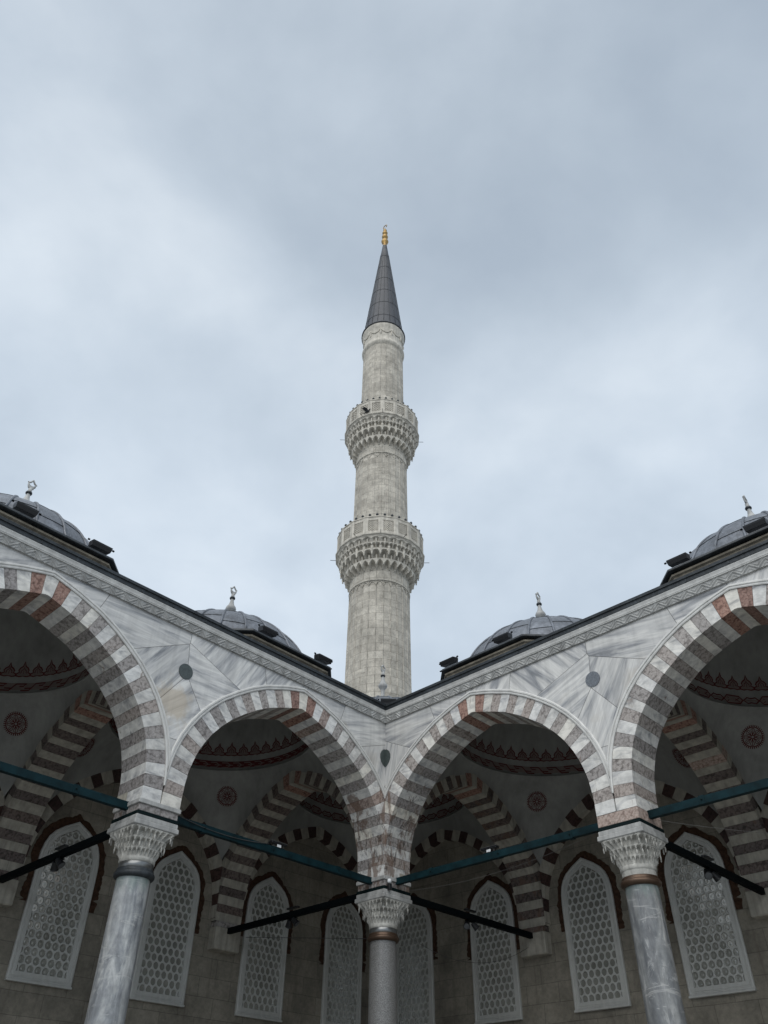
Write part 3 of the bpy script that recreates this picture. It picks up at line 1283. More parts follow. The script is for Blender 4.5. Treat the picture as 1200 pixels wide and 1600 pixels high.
def window_meshes():
    # frame: stepped moulding swept round the outline
    fr = MB()
    prof = [(-.03, .10), (-.03, .045), (-.005, .03), (.02, .03), (.03, .05), (.05, .05), (.055, .042), (.128, .042), (.133, .06), (.133, .10)]
    rings = []
    outl = [wfull(o_) for o_, y in prof]
    k = len(outl[0])
    for i in range(k):
        rings.append([(outl[j][i][0], prof[j][1], outl[j][i][1]) for j in range(len(prof))])
    rings.append(rings[0])
    # sweep (closed)
    fr.loft(rings[:-1] + [rings[0]], 'screen plaster', closed=False)
    # moulded sill
    fr.bbox(-.735, .735, .005, .10, 3.07, 3.115, 'screen plaster', .006)
    me_frame = fr.mesh('frame')
    # lattice
    la = MB()
    px, pz = .172, .164
    inner = wfull(.085)
    zlo, zhi = 3.22, 6.33

    def inside(x, z):
        c = False
        n = len(inner)
        for i in range(n):
            a, b = inner[i], inner[(i + 1) % n]
            if (a[1] > z) != (b[1] > z) and x < (b[0] - a[0]) * (z - a[1]) / (b[1] - a[1]) + a[0]:
                c = not c
        return c
    gl = MB()
    row = 0
    z = zlo + .10
    R0 = .074
    while z < zhi:
        xo = 0 if row % 2 else px / 2
        for i in range(-5, 6):
            x = i * px + xo
            if abs(x) > .625 or not inside(x, z):
                continue
            hexa = []
            circ = []
            s = px / math.sqrt(3)
            for j in range(12):
                a = PI / 6 * j + PI / 6
                rr = s if j % 2 == 0 else px / 2
                hexa.append((x + rr * math.cos(a), z + rr * math.sin(a) * 1.10))
                circ.append((x + R0 * math.cos(a), z + R0 * math.sin(a) * 1.06))
            la.loft([[(p[0], .066, p[1]) for p in hexa], [(x + (p[0] - x) * 1.06, .066, z + (p[1] - z) * 1.06) for p in circ],
                     [(p[0], .071, p[1]) for p in circ], [(p[0], .0975, p[1]) for p in circ]], 'screen plaster')
            # crown glass disc with its rings and pontil knob
            ti, tj = random.uniform(-.05, .05), random.uniform(-.05, .05)
            rings = []
            for rr, dy in ((.083, .0), (.060, -.003), (.050, .002), (.040, -.004), (.030, .002), (.019, -.004), (.012, -.010), (.004, -.012)):
                rings.append([(x + rr * math.cos(2 * PI * q / 14), .0935 + dy * .16 + rr * (ti * math.cos(2 * PI * q / 14) + tj * math.sin(2 * PI * q / 14)) * .35,
                               z + rr * math.sin(2 * PI * q / 14)) for q in range(14)])
            gl.loft(rings, 'crown glass', smooth=True)
        row += 1
        z += pz
    me_lat = la.mesh('lattice')
    me_gl = gl.mesh('glass')
    # exposed ragged brick strip round the head
    sur = []
    for v in range(3):
        rr = random.Random(40 + v)
        sb = MB()
        pts = wfull(-.035)
        ow = wfull(-.20)
        idx = list(range(len(pts)))
        P_, O_ = [], []
        for i in range(len(pts) - 1):
            nseg = max(1, int(math.hypot(pts[i + 1][0] - pts[i][0], pts[i + 1][1] - pts[i][1]) / .04))
            for q in range(nseg):
                t = q / nseg
                P_.append([pts[i][0] + t * (pts[i + 1][0] - pts[i][0]), pts[i][1] + t * (pts[i + 1][1] - pts[i][1])])
                O_.append([ow[i][0] + t * (ow[i + 1][0] - ow[i][0]), ow[i][1] + t * (ow[i + 1][1] - ow[i][1])])
        seg = []
        zl = 4.55 + rr.uniform(-.1, .3)
        zr = 4.55 + rr.uniform(-.1, .3)
        k = 1.
        for a, b in zip(P_, O_):
            if a[1] < (zl if a[0] > 0 else zr):
                continue
            k += rr.uniform(-.16, .16)
            k = max(.72, min(1.15, k))
            q = k
            if a[1] < 4.95 and rr.random() < .15:
                q = .35
            seg.append((a, [a[0] + (b[0] - a[0]) * q, a[1] + (b[1] - a[1]) * q]))
        v_, f_ = [], []
        for a, b in seg:
            y = .088 + rr.uniform(-.006, .006)
            v_ += [(a[0], y, a[1]), (b[0], y + rr.uniform(-.004, .002), b[1]), (b[0], .105, b[1])]
        for i in range(len(seg) - 1):
            f_ += [(3 * i, 3 * i + 1, 3 * i + 4, 3 * i + 3), (3 * i + 1, 3 * i + 2, 3 * i + 5, 3 * i + 4)]
        sb.add(v_, f_, 'exposed brick')
        sur.append(sb.mesh('brick_surround'))
    return me_frame, me_lat, me_gl, sur


WM = window_meshes()
WALL = 5.68


def window(parent, x, rz=0., y=None, i=0):
    """window whose frame stands proud of the wall at y = WALL"""
    def ob(nm, me, par):
        o = bpy.data.objects.new(nm, me)
        C.objects.link(o)
        o.parent = par
        return o
    o = ob('window', WM[0], parent)
    o.location = (x, (WALL if y is None else y) - .102, 0)
    o.rotation_euler = (0, 0, rz)
    ob('lattice', WM[1], o)
    ob('glass', WM[2], o)
    ob('brick_surround', WM[3][i % 3], o)
    return o


# ------------------------------------------------------------------ lead domes
def finial(parent, x, y, z, s, wing_rot, zbase):
    """white stone finial: bulb, stem, dark ring and an open pointed loop lying in one upright plane"""
    def pr(a):
        return [(r, z + s * h) for r, h in a]
    mb = MB()
    mb.lathe([(.09, zbase - .05), (.08, zbase + .06), (.05, zbase + .1), (.055, z + .0)] + pr([(.07, .05), (.125, .12), (.145, .19), (.13, .26), (.085, .34), (.06, .44), (.045, .56), (.042, .60)]), 'trim marble', x, y, 20)
    mb.lathe(pr([(.04, .66), (.05, .70), (.045, .74), (.045, .80), (.02, .84)]), 'trim marble', x, y, 16)
    o = mb.build('finial', parent)
    rb = MB()
    rb.lathe(pr([(.035, .585), (.07, .60), (.078, .635), (.07, .665), (.035, .68)]), 'dark lead', x, y, 16)
    rb.build('finial_ring', o)
    # the plane contains the world direction (c, c)
    d = Vector((S2, S2, 0))
    d = Matrix.Rotation(-wing_rot, 3, 'Z') @ d
    pts = [(0, .80), (-.055, .83), (-.075, .90), (-.08, .98), (-.10, 1.0), (-.06, 1.02), (-.04, 1.04), (-.02, 1.09), (0, 1.13), (.02, 1.09), (.045, 1.04), (.07, 1.02), (.10, 1.0), (.08, .98), (.075, .90), (.055, .83), (0, .80)]
    lb = MB()
    lb.tube([(x + d.x * a, y + d.y * a, z + s * b) for a, b in pts], .022, 'trim marble', 6)
    lb.loft([[(x + d.x * a + d.y * w_, y + d.y * a - d.x * w_, z + s * b) for a, b in ((-.05, .83), (-.07, .93), (0, .90), (.07, .93), (.05, .83), (0, .79))] for w_ in (-.018, .018)], 'trim marble', cap=True)
    lb.build('finial_crest', o)
    return o


def lead_dome(parent, xc, yc, zt, sx, rotz, rd=2.62, corner=False):
    """polygonal stone drum with a lead lip, ribbed lead shell and a finial. Local to the wing (already signed x)"""
    ap = 2.87
    R8 = ap / math.cos(PI / 8)
    mb = MB()

    def octr(r, z):
        return [(xc + r * math.cos(PI / 8 + PI / 4 * j), yc + r * math.sin(PI / 8 + PI / 4 * j), z) for j in range(8)]
    mb.loft([octr(R8 - .10, 8.7), octr(R8 - .10, 9.36), octr(R8 - .05, 9.38), octr(R8 - .05, 9.42), octr(R8 - .12, 9.44), octr(R8 - .12, 9.47)], 'drum stone')
    dr = mb.build('drum', parent)
    mb = MB()
    mb.loft([octr(R8 - .2, 9.47), octr(R8 + .02, 9.475), octr(R8 + .03, 9.485), octr(R8 + .02, 9.53), octr(R8 - .3, 9.58), octr(2.44, 9.60)], 'dark lead')
    mb.build('drum_edge', dr)
    mb = MB()
    zcs = zt - rd
    z0 = 9.5
    prof = [(math.sqrt(rd * rd - (z0 - zcs) ** 2) + .05, z0), (math.sqrt(rd * rd - (z0 - zcs) ** 2) + .05, z0 + .07)]
    a0 = math.asin((z0 + .08 - zcs) / rd)
    for k in range(0, 21):
        a = a0 + (PI / 2 - a0) * k / 20
        prof.append((max(.01, rd * math.cos(a)), zcs + rd * math.sin(a)))
    mb.lathe(prof, 'lead sheet', xc, yc, 72)
    nr = 24
    for j in range(nr):
        a = 2 * PI * (j + .5) / nr
        pts = []
        for r, z in prof[2:-3]:
            pts.append((xc + (r + .012) * math.cos(a), yc + (r + .012) * math.sin(a), z))
        mb.tube(pts, .03, 'lead sheet', 6)
    # horizontal laps between sheets
    for j in range(nr):
        for q in range(2):
            kk = (6 if j % 2 else 8) + q * 6
            if kk >= len(prof) - 4:
                continue
            r, z = prof[kk]
            pts = [(xc + (r + .004) * math.cos(2 * PI * (j + .5 + t / 5) / nr), yc + (r + .004) * math.sin(2 * PI * (j + .5 + t / 5) / nr), z) for t in range(6)]
            mb.tube(pts, .011, 'dark lead', 4)
    o = mb.build('dome', parent)
    finial(o, xc, yc, 11.76, .8, rotz, zt)
    return o


# ------------------------------------------------------------------ wings
def wing(side):
    left = side == 'left'
    sx = -1 if left else 1
    rot = R(45) if left else R(-45)
    rnd = random.Random(11 if left else 23)
    root = empty('arcade_wing', (0, 0, EYE), rot,
                 'striped marble arcade running out of frame on the left, ochre stain beside its roundel' if left else
                 'striped marble arcade running out of frame on the right, with a blue grey roundel', 'arcade')
    # arches of the facade
    for b in range(NB):
        tc = b * BAY + BAY / 2
        mb = MB(sx)
        ring(mb, lambda a, y, z: (tc + a, y, z), 2.605, .385, -W, W, 2.9999, rnd=rnd, split=.35)
        o = mb.build('arch', root)
        mb = MB(sx)
        sweep_band(mb, lambda a, y, z: (tc + a, y, z), 2.605,
                   [(.388, -W + .05), (.388, -W - .02), (.405, -W - .028), (.42, -W - .028), (.425, -W - .015), (.44, -W - .015), (.448, -W - .034), (.475, -W - .034), (.49, -W - .02), (.495, -W + .05)],
                   2.999, 'clean marble', 120, 5.26, xneg=2.597 if b == 0 else None)
        mb.build('arch_moulding', o)
    # facing slabs
    seeds = []
    for k in range(NB + 1):
        c = k * BAY
        j = lambda s=.12: rnd.uniform(-s, s)
        seeds += [(c + 1.25 + j(), 8.15 + j(.05), rnd.uniform(-.25, .25), rnd.uniform(.2, .6)),
                  (c - 1.2 + j(), 8.2 + j(.05), R(55) * (1 if left else -1) + j(.2), rnd.uniform(.4, .9)),
                  (c - .85 + j(), 7.25 + j(.05), R(10) + j(.2), rnd.uniform(.6, 1)),
                  (c + .75 + j(), 7.1 + j(.05), R(65) + j(.3), rnd.uniform(.3, .6)),
                  (c + .05, 6.55, R(40) + j(.5), rnd.uniform(.5, 1.)),
                  (c + .02, 5.75, R(80) + j(.2), rnd.uniform(.3, .8)),
                  (c + 2.4 + j(), 8.5, rnd.uniform(-.6, .6), rnd.uniform(.3, .8)),
                  (c - 2.5 + j(), 8.45, rnd.uniform(.3, 1.2), rnd.uniform(.3, .8))]
    mb = MB(sx)
    T = NB * BAY + W
    slabs(mb, seeds, NB * BAY - .01)
    # dark backing behind the joints, body of the wall above the arches
    ts = [W + .0 + .1 * i for i in range(int((NB * BAY - W) / .1) + 1)]
    bk = MB(sx)
    rr = []
    for t in ts:
        lo_ = facade_low(t) - .02
        rr.append([(t, -W + .006, lo_), (t, -W + .006, TOP + .2), (t, W - .004, TOP + .2), (t, W - .004, lo_)])
    mb.loft(rr, 'joint mortar', cap=True)
    wall = mb.build('spandrel_wall', root)
    # roundels
    for k in range(NB + 1):
        db = MB(sx)
        rr = .158
        yy = -W - .012
        if k == 0:
            pts = [(W + .004, yy, 7.525 + .205), (W + .06, yy, 7.525 + .20), (W + .12, yy, 7.525 + .15), (W + .165, yy, 7.525 + .06), (W + .168, yy, 7.525 - .03), (W + .13, yy, 7.525 - .12), (W + .06, yy, 7.525 - .19), (W + .004, yy, 7.525 - .215)]
        else:
            pts = [(k * BAY + rr * math.cos(2 * PI * i / 32), yy, 7.523 + rr * math.sin(2 * PI * i / 32)) for i in range(32)]
        n = len(pts)
        db.add(pts + [(x, -W + .01, z) for x, y, z in pts], [tuple(range(n))] + [(i, (i + 1) % n, n + (i + 1) % n, n + i) for i in range(n)], 'porphyry' if (left or k == 0) else 'slate disc')
        db.build('roundel', root)
    # cornice: carved frieze, mouldings, lead edge
    mb = MB(sx)
    z0, z1 = TOP, 8.575
    nz = 14
    stp = .015
    nx = int((T - W) / stp)
    per = .30
    grid = []
    for i in range(nx + 1):
        t = W + .0 + (T - W) * i / nx
        col_ = []
        u = (t / per) % 1 * 2 - 1
        for k in range(nz + 1):
            v = k / nz
            au = abs(u)
            # chevron leaves between two thin fillets
            q1 = v - .12 - .66 * (1 - au)
            q2 = v + .22 - .66 * (1 - au)
            q3 = v - .46 - .66 * (1 - au)
            d = .026 * math.exp(-(q1 / .085) ** 2) + .016 * math.exp(-(q2 / .07) ** 2) + .016 * math.exp(-(q3 / .07) ** 2)
            if v < .05 or v > .95:
                d = .03
            col_.append((t, -W - .012 - d - v * .012, z0 + (z1 - z0) * v))
        grid.append(col_)
    v_ = [p for c in grid for p in c]
    f_ = [(i * (nz + 1) + k, (i + 1) * (nz + 1) + k, (i + 1) * (nz + 1) + k + 1, i * (nz + 1) + k + 1) for i in range(nx) for k in range(nz)]
    mb.add(v_, f_, 'trim marble')
    pr = [(.0, z0 - .001), (.034, z0 - .001), (.034, z0 + .001)]
    mb.loft([[(t, -W - p, z) for p, z in pr] for t in (W, T)], 'trim marble', closed=False)

    def prof_run(mb, prof, mat):
        # mitred at the inner corner: a point standing out by p starts at t = W + p
        mb.loft([[(W + p, -W - p, z) for p, z in prof], [(T, -W - p, z) for p, z in prof]], mat, closed=False)
    prof_run(mb, [(.01, 8.560), (.048, 8.560), (.052, 8.566), (.052, 8.584), (.060, 8.586), (.060, 8.592), (.066, 8.615), (.074, 8.632), (.074, 8.640), (.080, 8.642), (.084, 8.668), (.02, 8.672)], 'clean marble')
    co = mb.build('cornice', root)
    mb = MB(sx)
    prof_run(mb, [(.02, 8.668), (.088, 8.667), (.096, 8.67), (.100, 8.745), (.126, 8.75), (.132, 8.805), (.11, 8.815), (.0, 8.83)], 'dark lead')
    x = W + .6
    while x < T:
        mb.bbox(x, x + .03, -W - .108, -W - .095, 8.675, 8.742, 'dark lead', .003)
        x += rnd.uniform(.7, 1.1)
    mb.build('gutter_edge', co)
    # roof over the bays with round openings under the domes
    mb = MB(sx)
    for b in range(NB):
        x0, x1 = b * BAY, (b + 1) * BAY
        if b == NB - 1:
            x1 += W
        xc, yc = b * BAY + 3, 3.
        ya, yb = -W - .10, 6.4
        n = 64
        inn, ou = [], []
        for j in range(n):
            th = 2 * PI * (j + .5) / n
            c, s = math.cos(th), math.sin(th)
            k = min(((x1 - xc) if c > 0 else (xc - x0)) / abs(c), ((yb - yc) if s > 0 else (yc - ya)) / abs(s))
            rz_ = lambda y: 8.80 + .13 * max(0, y + W)
            ou.append((xc + k * c, yc + k * s, 8.80 + .12 * (yc + k * s + W)))
            inn.append((xc + 2.66 * c, yc + 2.66 * s, 8.80 + .12 * (yc + 2.66 * s + W)))
        mb.loft([ou, inn], 'lead sheet')
        # corners of the rectangle
    ro = mb.build('roof', root)
    # transverse arches and piers (t = 6, 12, 18), corbels
    for k in range(1, NB + 1):
        t = k * BAY
        pier_blocks('impost_block', root, t, sx, left)
        column(root, t, sx, 'column marble' if left else 'dark column marble', 'dark lead' if left else 'bronze', left)
        mb = MB(sx)
        yc, h = 2.945, 2.535
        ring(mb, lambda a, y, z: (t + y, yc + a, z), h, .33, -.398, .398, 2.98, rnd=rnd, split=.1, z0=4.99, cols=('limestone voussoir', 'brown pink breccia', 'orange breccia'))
        o = mb.build('transverse_arch', root)
        mb = MB(sx)
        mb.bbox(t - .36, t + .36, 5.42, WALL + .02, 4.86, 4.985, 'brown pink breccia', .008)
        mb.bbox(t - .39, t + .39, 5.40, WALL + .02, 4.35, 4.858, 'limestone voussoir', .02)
        mb.build('corbel', root)
    # back wall and its arches
    mb = MB(sx)
    mb.box(0, T, WALL, WALL + .7, -EYE, 8.6, 'wall limestone')
    wl = mb.build('back_wall', root)
    for b in range(NB):
        tc = b * BAY + 3
        mb = MB(sx)
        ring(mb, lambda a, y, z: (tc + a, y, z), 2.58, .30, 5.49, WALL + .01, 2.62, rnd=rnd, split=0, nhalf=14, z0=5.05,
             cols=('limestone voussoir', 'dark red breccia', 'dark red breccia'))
        mb.build('wall_arch', root)
        vault(root, tc, 2.945, 2.603, 2.545, sx, (0, 1, 2)[b] if left else (1, 2, 0)[b], (.28, .27))
        lead_dome(root, sx * tc, 3., 11.39 + (.04 if b == 1 else 0), sx, rot)
        if b < 2:
            for i, dx in enumerate((1.6, 4.5)):
                window(root, sx * (b * BAY + dx), i=i + b)
    # tie beams along the arcade and across it
    for b in range(NB):
        mb = MB(sx)
        mb.bar((b * BAY + .30, 0, 4.91), ((b + 1) * BAY - .30, 0, 4.93), .10, .13, 'teal iron')
        for q in (1.35, 3.1, 4.75):
            mb.bar((b * BAY + q, 0, 4.92), (b * BAY + q + .10, 0, 4.92), .112, .142, 'teal iron')
            for yy in (-.06, .06):
                mb.tube([(b * BAY + q + .05, yy, 4.92), (b * BAY + q + .05, yy * 1.25, 4.92)], .014, 'dark green iron', 6)
        mb.build('tie_beam', root)
    for k in range(1, NB + 1):
        mb = MB(sx)
        mb.bar((k * BAY, .2, 4.80), (k * BAY, 5.5, 4.79), .10, .13, 'black iron')
        mb.build('cross_beam', root)
    return root


_v = vault


def _set_P2():
    pass


# cartouche ribbons need to lie just over the fill: P2 is bound inside vault through this closure
def vault_wrap(parent, xc, yc, hx, hy, sx, style, offs, rz=1.):
    global P2
    rc, zc = min(hx, hy) - .04, 8.36

    def P2_(a, z, ex=.018):
        th = a / rc
        q = (z - zc) / (rc * .95)
        r = rc * math.sqrt(max(0, 1 - q * q)) - ex
        return (xc + r * math.cos(th), yc + r * math.sin(th), z)
    P2 = P2_
    return _v(parent, xc, yc, hx, hy, sx, style, offs, rz)


vault = vault_wrap
LW = wing('left')
RW = wing('right')

# ------------------------------------------------------------------ the corner bay (frame: same as the right wing; x, y < ... bay spans x -5.7..-.4, y .4..5.7)
rootc = empty('arcade_corner', (0, 0, EYE), R(-45),
              'corner bay of the arcade on its speckled grey granite column, below the minaret', 'arcade')
rndc = random.Random(5)
# in this frame the right wing runs +x, the left wing runs -y; the bay fills x in (-5.3,-.4), y in (.4,5.3)
pier_blocks('impost_block', rootc, 0, 1, True)
column(rootc, 0, 1, 'grey granite', 'bronze')
yc = 2.945
mb = MB()
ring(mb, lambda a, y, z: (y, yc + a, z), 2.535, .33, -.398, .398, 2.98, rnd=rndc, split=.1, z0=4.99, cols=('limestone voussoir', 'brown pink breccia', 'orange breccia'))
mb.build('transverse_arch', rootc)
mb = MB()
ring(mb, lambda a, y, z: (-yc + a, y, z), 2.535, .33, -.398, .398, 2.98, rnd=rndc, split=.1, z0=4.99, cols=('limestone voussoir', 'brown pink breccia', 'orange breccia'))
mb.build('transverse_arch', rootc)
mb = MB()
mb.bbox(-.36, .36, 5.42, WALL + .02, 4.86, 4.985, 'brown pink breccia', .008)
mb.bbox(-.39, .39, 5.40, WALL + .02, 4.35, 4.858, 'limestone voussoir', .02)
mb.build('corbel', rootc)
mb = MB()
mb.bbox(-WALL - .02, -5.42, -.36, .36, 4.86, 4.985, 'grey pink breccia', .008)
mb.bbox(-WALL - .02, -5.40, -.39, .39, 4.35, 4.858, 'limestone voussoir', .02)
mb.build('corbel', rootc)
mb = MB()
mb.box(-WALL - .7, -.001, WALL, WALL + .7, -EYE, 8.6, 'wall limestone')
mb.build('back_wall', rootc)
mb = MB()
mb.box(0, WALL - .001, WALL, WALL + .7, -EYE, 8.6, 'wall limestone')
mb.build('back_wall', rootc, (0, 0, 0), R(90))
for kk in range(2):
    mb = MB()
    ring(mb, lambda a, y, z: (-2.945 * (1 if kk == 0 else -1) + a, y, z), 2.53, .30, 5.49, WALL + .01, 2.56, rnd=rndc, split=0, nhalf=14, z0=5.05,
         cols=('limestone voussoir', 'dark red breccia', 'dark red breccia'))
    mb.build('wall_arch', rootc, (0, 0, 0), 0 if kk == 0 else R(90))
vault(rootc, -2.945, 2.945, 2.547, 2.547, 1, 2, (.27, .27))
dm = lead_dome(rootc, -3., 3., 11.24, 1, R(-45))
for i, dx in enumerate((-1.4, -4.25)):
    window(rootc, dx, i=i + 1)
    # the other wall: x = -WALL, facing +x
    o = window(rootc, 0, rz=R(90), i=i)
    o.location = (-(WALL - .102), -dx, 0)
mb = MB()
n = 64
ou, inn = [], []
for j in range(n):
    th = 2 * PI * (j + .5) / n
    c, s = math.cos(th), math.sin(th)
    xc_, yc_ = -3, 3
    k = min((3 if c > 0 else 3.4) / abs(c), (3.4 if s > 0 else 3) / abs(s))
    ou.append((xc_ + k * c, yc_ + k * s, 8.98))
    inn.append((xc_ + 2.66 * c, yc_ + 2.66 * s, 9.1))
mb.loft([ou, inn], 'lead sheet')
mb.build('roof', rootc)
mb = MB()
mb.bar((0, .2, 4.80), (0, 5.5, 4.79), .10, .13, 'black iron')
mb.build('cross_beam', rootc)
mb = MB()
mb.bar((-.2, 0, 4.80), (-5.5, 0, 4.79), .10, .13, 'black iron')
mb.build('cross_beam', rootc)


# ------------------------------------------------------------------ minaret
MX, MY = -.09, 11.5
mroot = empty('minaret', (MX, MY, 0), 0, 'tall pale stone minaret with two balconies and a lead spire behind the corner', 'minaret')


def shaft(z0, z1, r0, r1, ribs, name='shaft'):
    mb = MB()
    n = ribs * 8
    rings, uv = [], []
    rows = max(2, int((z1 - z0) / .46))
    for k in range(rows + 1):
        v = k / rows
        z = z0 + (z1 - z0) * v
        r = r0 + (r1 - r0) * v
        rr = []
        for j in range(n + 1):
            q = j % 8
            d = {0: .030, 1: -.005, 7: -.005}.get(q, 0.)
            th = 2 * PI * j / n
            rr.append(((r + d) * math.cos(th), (r + d) * math.sin(th), z + EYE))
            uv.append((th * 1.3, z))
        rings.append(rr)
    mb.loft(rings, 'minaret limestone', closed=False, uvs=uv, smooth=False)
    return mb.build(name, mroot)


def blind_arcade(mb, r, z, n, h=.3):
    """a ring moulding with a row of little round arches below it"""
    mb.lathe([(r - .02, z + .0 + EYE), (r + .045, z + .01 + EYE), (r + .05, z + .04 + EYE), (r + .02, z + .06 + EYE), (r - .02, z + .07 + EYE)], 'minaret carved stone', 0, 0, 64)
    for i in range(n):
        a0 = 2 * PI * i / n
        w_ = 2 * PI / n
        pts = []
        for k in range(9):
            t = k / 8
            a = a0 + w_ * t
            zz = z - h + h * .85 * math.sin(PI * t) ** .6
            pts.append(((r + .012) * math.cos(a), (r + .012) * math.sin(a), zz + EYE))
        mb.tube(pts, .018, 'minaret carved stone', 4)


sb = MB()
sb.bbox(-1.9, 1.9, -1.9, 1.9, 0, 9 + EYE, 'wall limestone', .05)
rr = [[((1.9 - .5 * k / 6) * math.cos(2 * PI * j / 24) * (1 + .2 * (1 - k / 6)), (1.9 - .5 * k / 6) * math.sin(2 * PI * j / 24) * (1 + .2 * (1 - k / 6)), 9 + k * .45 + EYE) for j in range(24)] for k in range(7)]
sb.loft(rr, 'minaret carved stone', cap=True)
sb.build('base', mroot)
shaft(11.5, 20.85, 1.385, 1.335, 26)
shaft(22.2, 28.7, 1.30, 1.275, 24)
shaft(30.3, 37.2, 1.15, 1.125, 22)
for args in ((1.345, 20.15, 26, .28), (1.275, 28.05, 18, .28)):
    db_ = MB()
    blind_arcade(db_, *args)
    db_.build('string_course', mroot)


def balcony(zb, zf, zt, rs, rp, npan, style):
    """zb bottom of the stalactites, zf floor, zt top of the parapet"""
    mb = MB()
    e = EYE
    h = (zf - .12 - zb) / 4
    radf = lambda th, r: (r * math.cos(th), r * math.sin(th))
    H = zf - .12 - zb
    nc = 30
    D_ = rp - .03 - rs
    lev = [(0, .30, 0, .42, nc, 0, .80, 1.6, .9), (.30, .60, .28, .74, nc, .5, .62, 2.2, .6), (.60, .80, .62, .88, nc * 2, 0, .6, 2.5, .5), (.80, 1., .80, 1., nc, .5, .55, 2.0, .6)]
    for a_, b_, r0, r1, n_, ph, post, pw_, pp in lev:
        muqarnas(mb, radf, [(zb + H * a_ + e, zb + H * b_ + e, rs - .03 + D_ * r0, rs + D_ * r1, n_, ph)], 'minaret carved stone', 8, 7, False, post, pw_, pp)
    for (a_, rr_, n_, ph, L_, w_) in ((.30, .40, nc, 0, .16, .8), (.60, .72, nc, .5, .34, 1.25), (.80, .88, nc, 0, .12, .8)):
        for j in range(n_):
            th = 2 * PI * (j + ph) / n_
            r = rs + D_ * rr_ - .02
            z0 = zb + H * a_ + e
            x, y = r * math.cos(th), r * math.sin(th)
            mb.lathe([(.0, z0 - L_), (.03 * w_, z0 - L_ + .02), (.022 * w_, z0 - L_ + .06), (.045 * w_, z0 - L_ * .5), (.035 * w_, z0 - L_ * .2), (.065 * w_, z0 + .1), (.05, z0 + .2)], 'minaret carved stone', x, y, 6)
    # stepped floor mouldings, polygonal
    a0 = PI / npan
    mb.lathe([(rp - .25, zf - .13 + e), (rp, zf - .125 + e), (rp + .02, zf - .08 + e), (rp + .07, zf - .06 + e), (rp + .08, zf - .01 + e), (rp + .03, zf + e), (.9, zf + .003 + e)],
             'minaret carved stone', 0, 0, npan, smooth=False, a0=a0)
    o = mb.build('balcony', mroot)
    # parapet: posts, rails and pierced panels
    pb = MB()
    hgt = zt - zf
    Rv = rp + .01
    for i in range(npan):
        a = a0 + 2 * PI * i / npan
        b = a0 + 2 * PI * (i + 1) / npan
        A = Vector((Rv * math.cos(a), Rv * math.sin(a), 0))
        B = Vector((Rv * math.cos(b), Rv * math.sin(b), 0))
        d = (B - A)
        l = d.length
        d.normalize()
        nn = Vector((d.y, -d.x, 0))

        def blk(u0, u1, w0, w1, z0, z1):
            v = []
            for z in (z0, z1):
                for w_ in (w0, w1):
                    for u in (u0, u1):
                        p = A + d * u + nn * w_
                        v.append((p.x, p.y, z + e))
            pb.add(v, [(0, 2, 3, 1), (4, 5, 7, 6), (0, 1, 5, 4), (2, 6, 7, 3), (0, 4, 6, 2), (1, 3, 7, 5)], 'minaret carved stone')
        pw = l * .17
        blk(0, pw, -.09, .012, zf, zt - .05)
        blk(l - pw, l, -.09, .012, zf, zt - .05)
        blk(pw, l - pw, -.08, 0, zf, zf + .16 * hgt)
        blk(pw, l - pw, -.08, 0, zt - .22 * hgt, zt - .05)
        blk(-.004, l + .004, -.12, .03, zt - .05, zt)
        u0, u1, q0, q1 = pw, l - pw, zf + .16 * hgt, zt - .22 * hgt

        def strip(p0, p1, wd, y=-.03):
            dx, dz = p1[0] - p0[0], p1[1] - p0[1]
            ll = math.hypot(dx, dz)
            ox, oz = -dz / ll * wd / 2, dx / ll * wd / 2
            pts = [(p0[0] + ox, p0[1] + oz), (p1[0] + ox, p1[1] + oz), (p1[0] - ox, p1[1] - oz), (p0[0] - ox, p0[1] - oz)]
            v = []
            for yy in (y + .02, y - .02):
                for u, z in pts:
                    u = max(u0, min(u1, u))
                    z = max(q0, min(q1, z))
                    p = A + d * u + nn * yy
                    v.append((p.x, p.y, z + e))
            pb.add(v, [(0, 1, 2, 3), (7, 6, 5, 4), (0, 4, 5, 1), (1, 5, 6, 2), (2, 6, 7, 3), (3, 7, 4, 0)], 'minaret carved stone')
        wdt, hh = u1 - u0, q1 - q0
        m_ = 4 if style else 3
        cell = wdt / m_
        rows = int(hh / cell + .5)
        ch = hh / rows
        for r_ in range(rows):
            for c_ in range(m_):
                x0, z0 = u0 + c_ * cell, q0 + r_ * ch
                strip((x0, z0), (x0 + cell, z0 + ch), .024 if style else .022)
                strip((x0 + cell, z0), (x0, z0 + ch), .024 if style else .022, -.031)
                if style == 0:
                    strip((x0 + cell / 2, z0), (x0 + cell / 2, z0 + ch), .016, -.032)
    pb.build('parapet', o)
    # knobs along the coping
    kb = MB()
    kb.lathe([(.018, 0), (.02, .05), (.05, .07), (.066, .11), (.05, .155), (0.003, .17)], 'dark lead', 0, 0, 8)
    me = kb.mesh('knob')
    for i in range(npan * 2):
        a = a0 + 2 * PI * (i + .5) / (npan * 2)
        # on the polygon's edge
        k = (i + .5) / 2 % 1 - .5
        al = 2 * PI / npan
        rr2 = Rv * math.cos(al / 2) / math.cos(k * al)
        ob = bpy.data.objects.new('knob', me)
        C.objects.link(ob)
        ob.parent = o
        ob.location = ((rr2 - .03) * math.cos(a), (rr2 - .03) * math.sin(a), zt + e)
    # a few iron spikes sticking out from the floor
    for a in (R(3), R(178), R(-60), R(-122), R(-90)):
        sp_ = MB()
        sp_.tube([((rp) * math.cos(a), rp * math.sin(a), zf - .05 + e), ((rp + .3) * math.cos(a), (rp + .3) * math.sin(a), zf - .03 + e)], .012, 'black iron', 5)
        sp_.build('iron_spike', o)
    return o


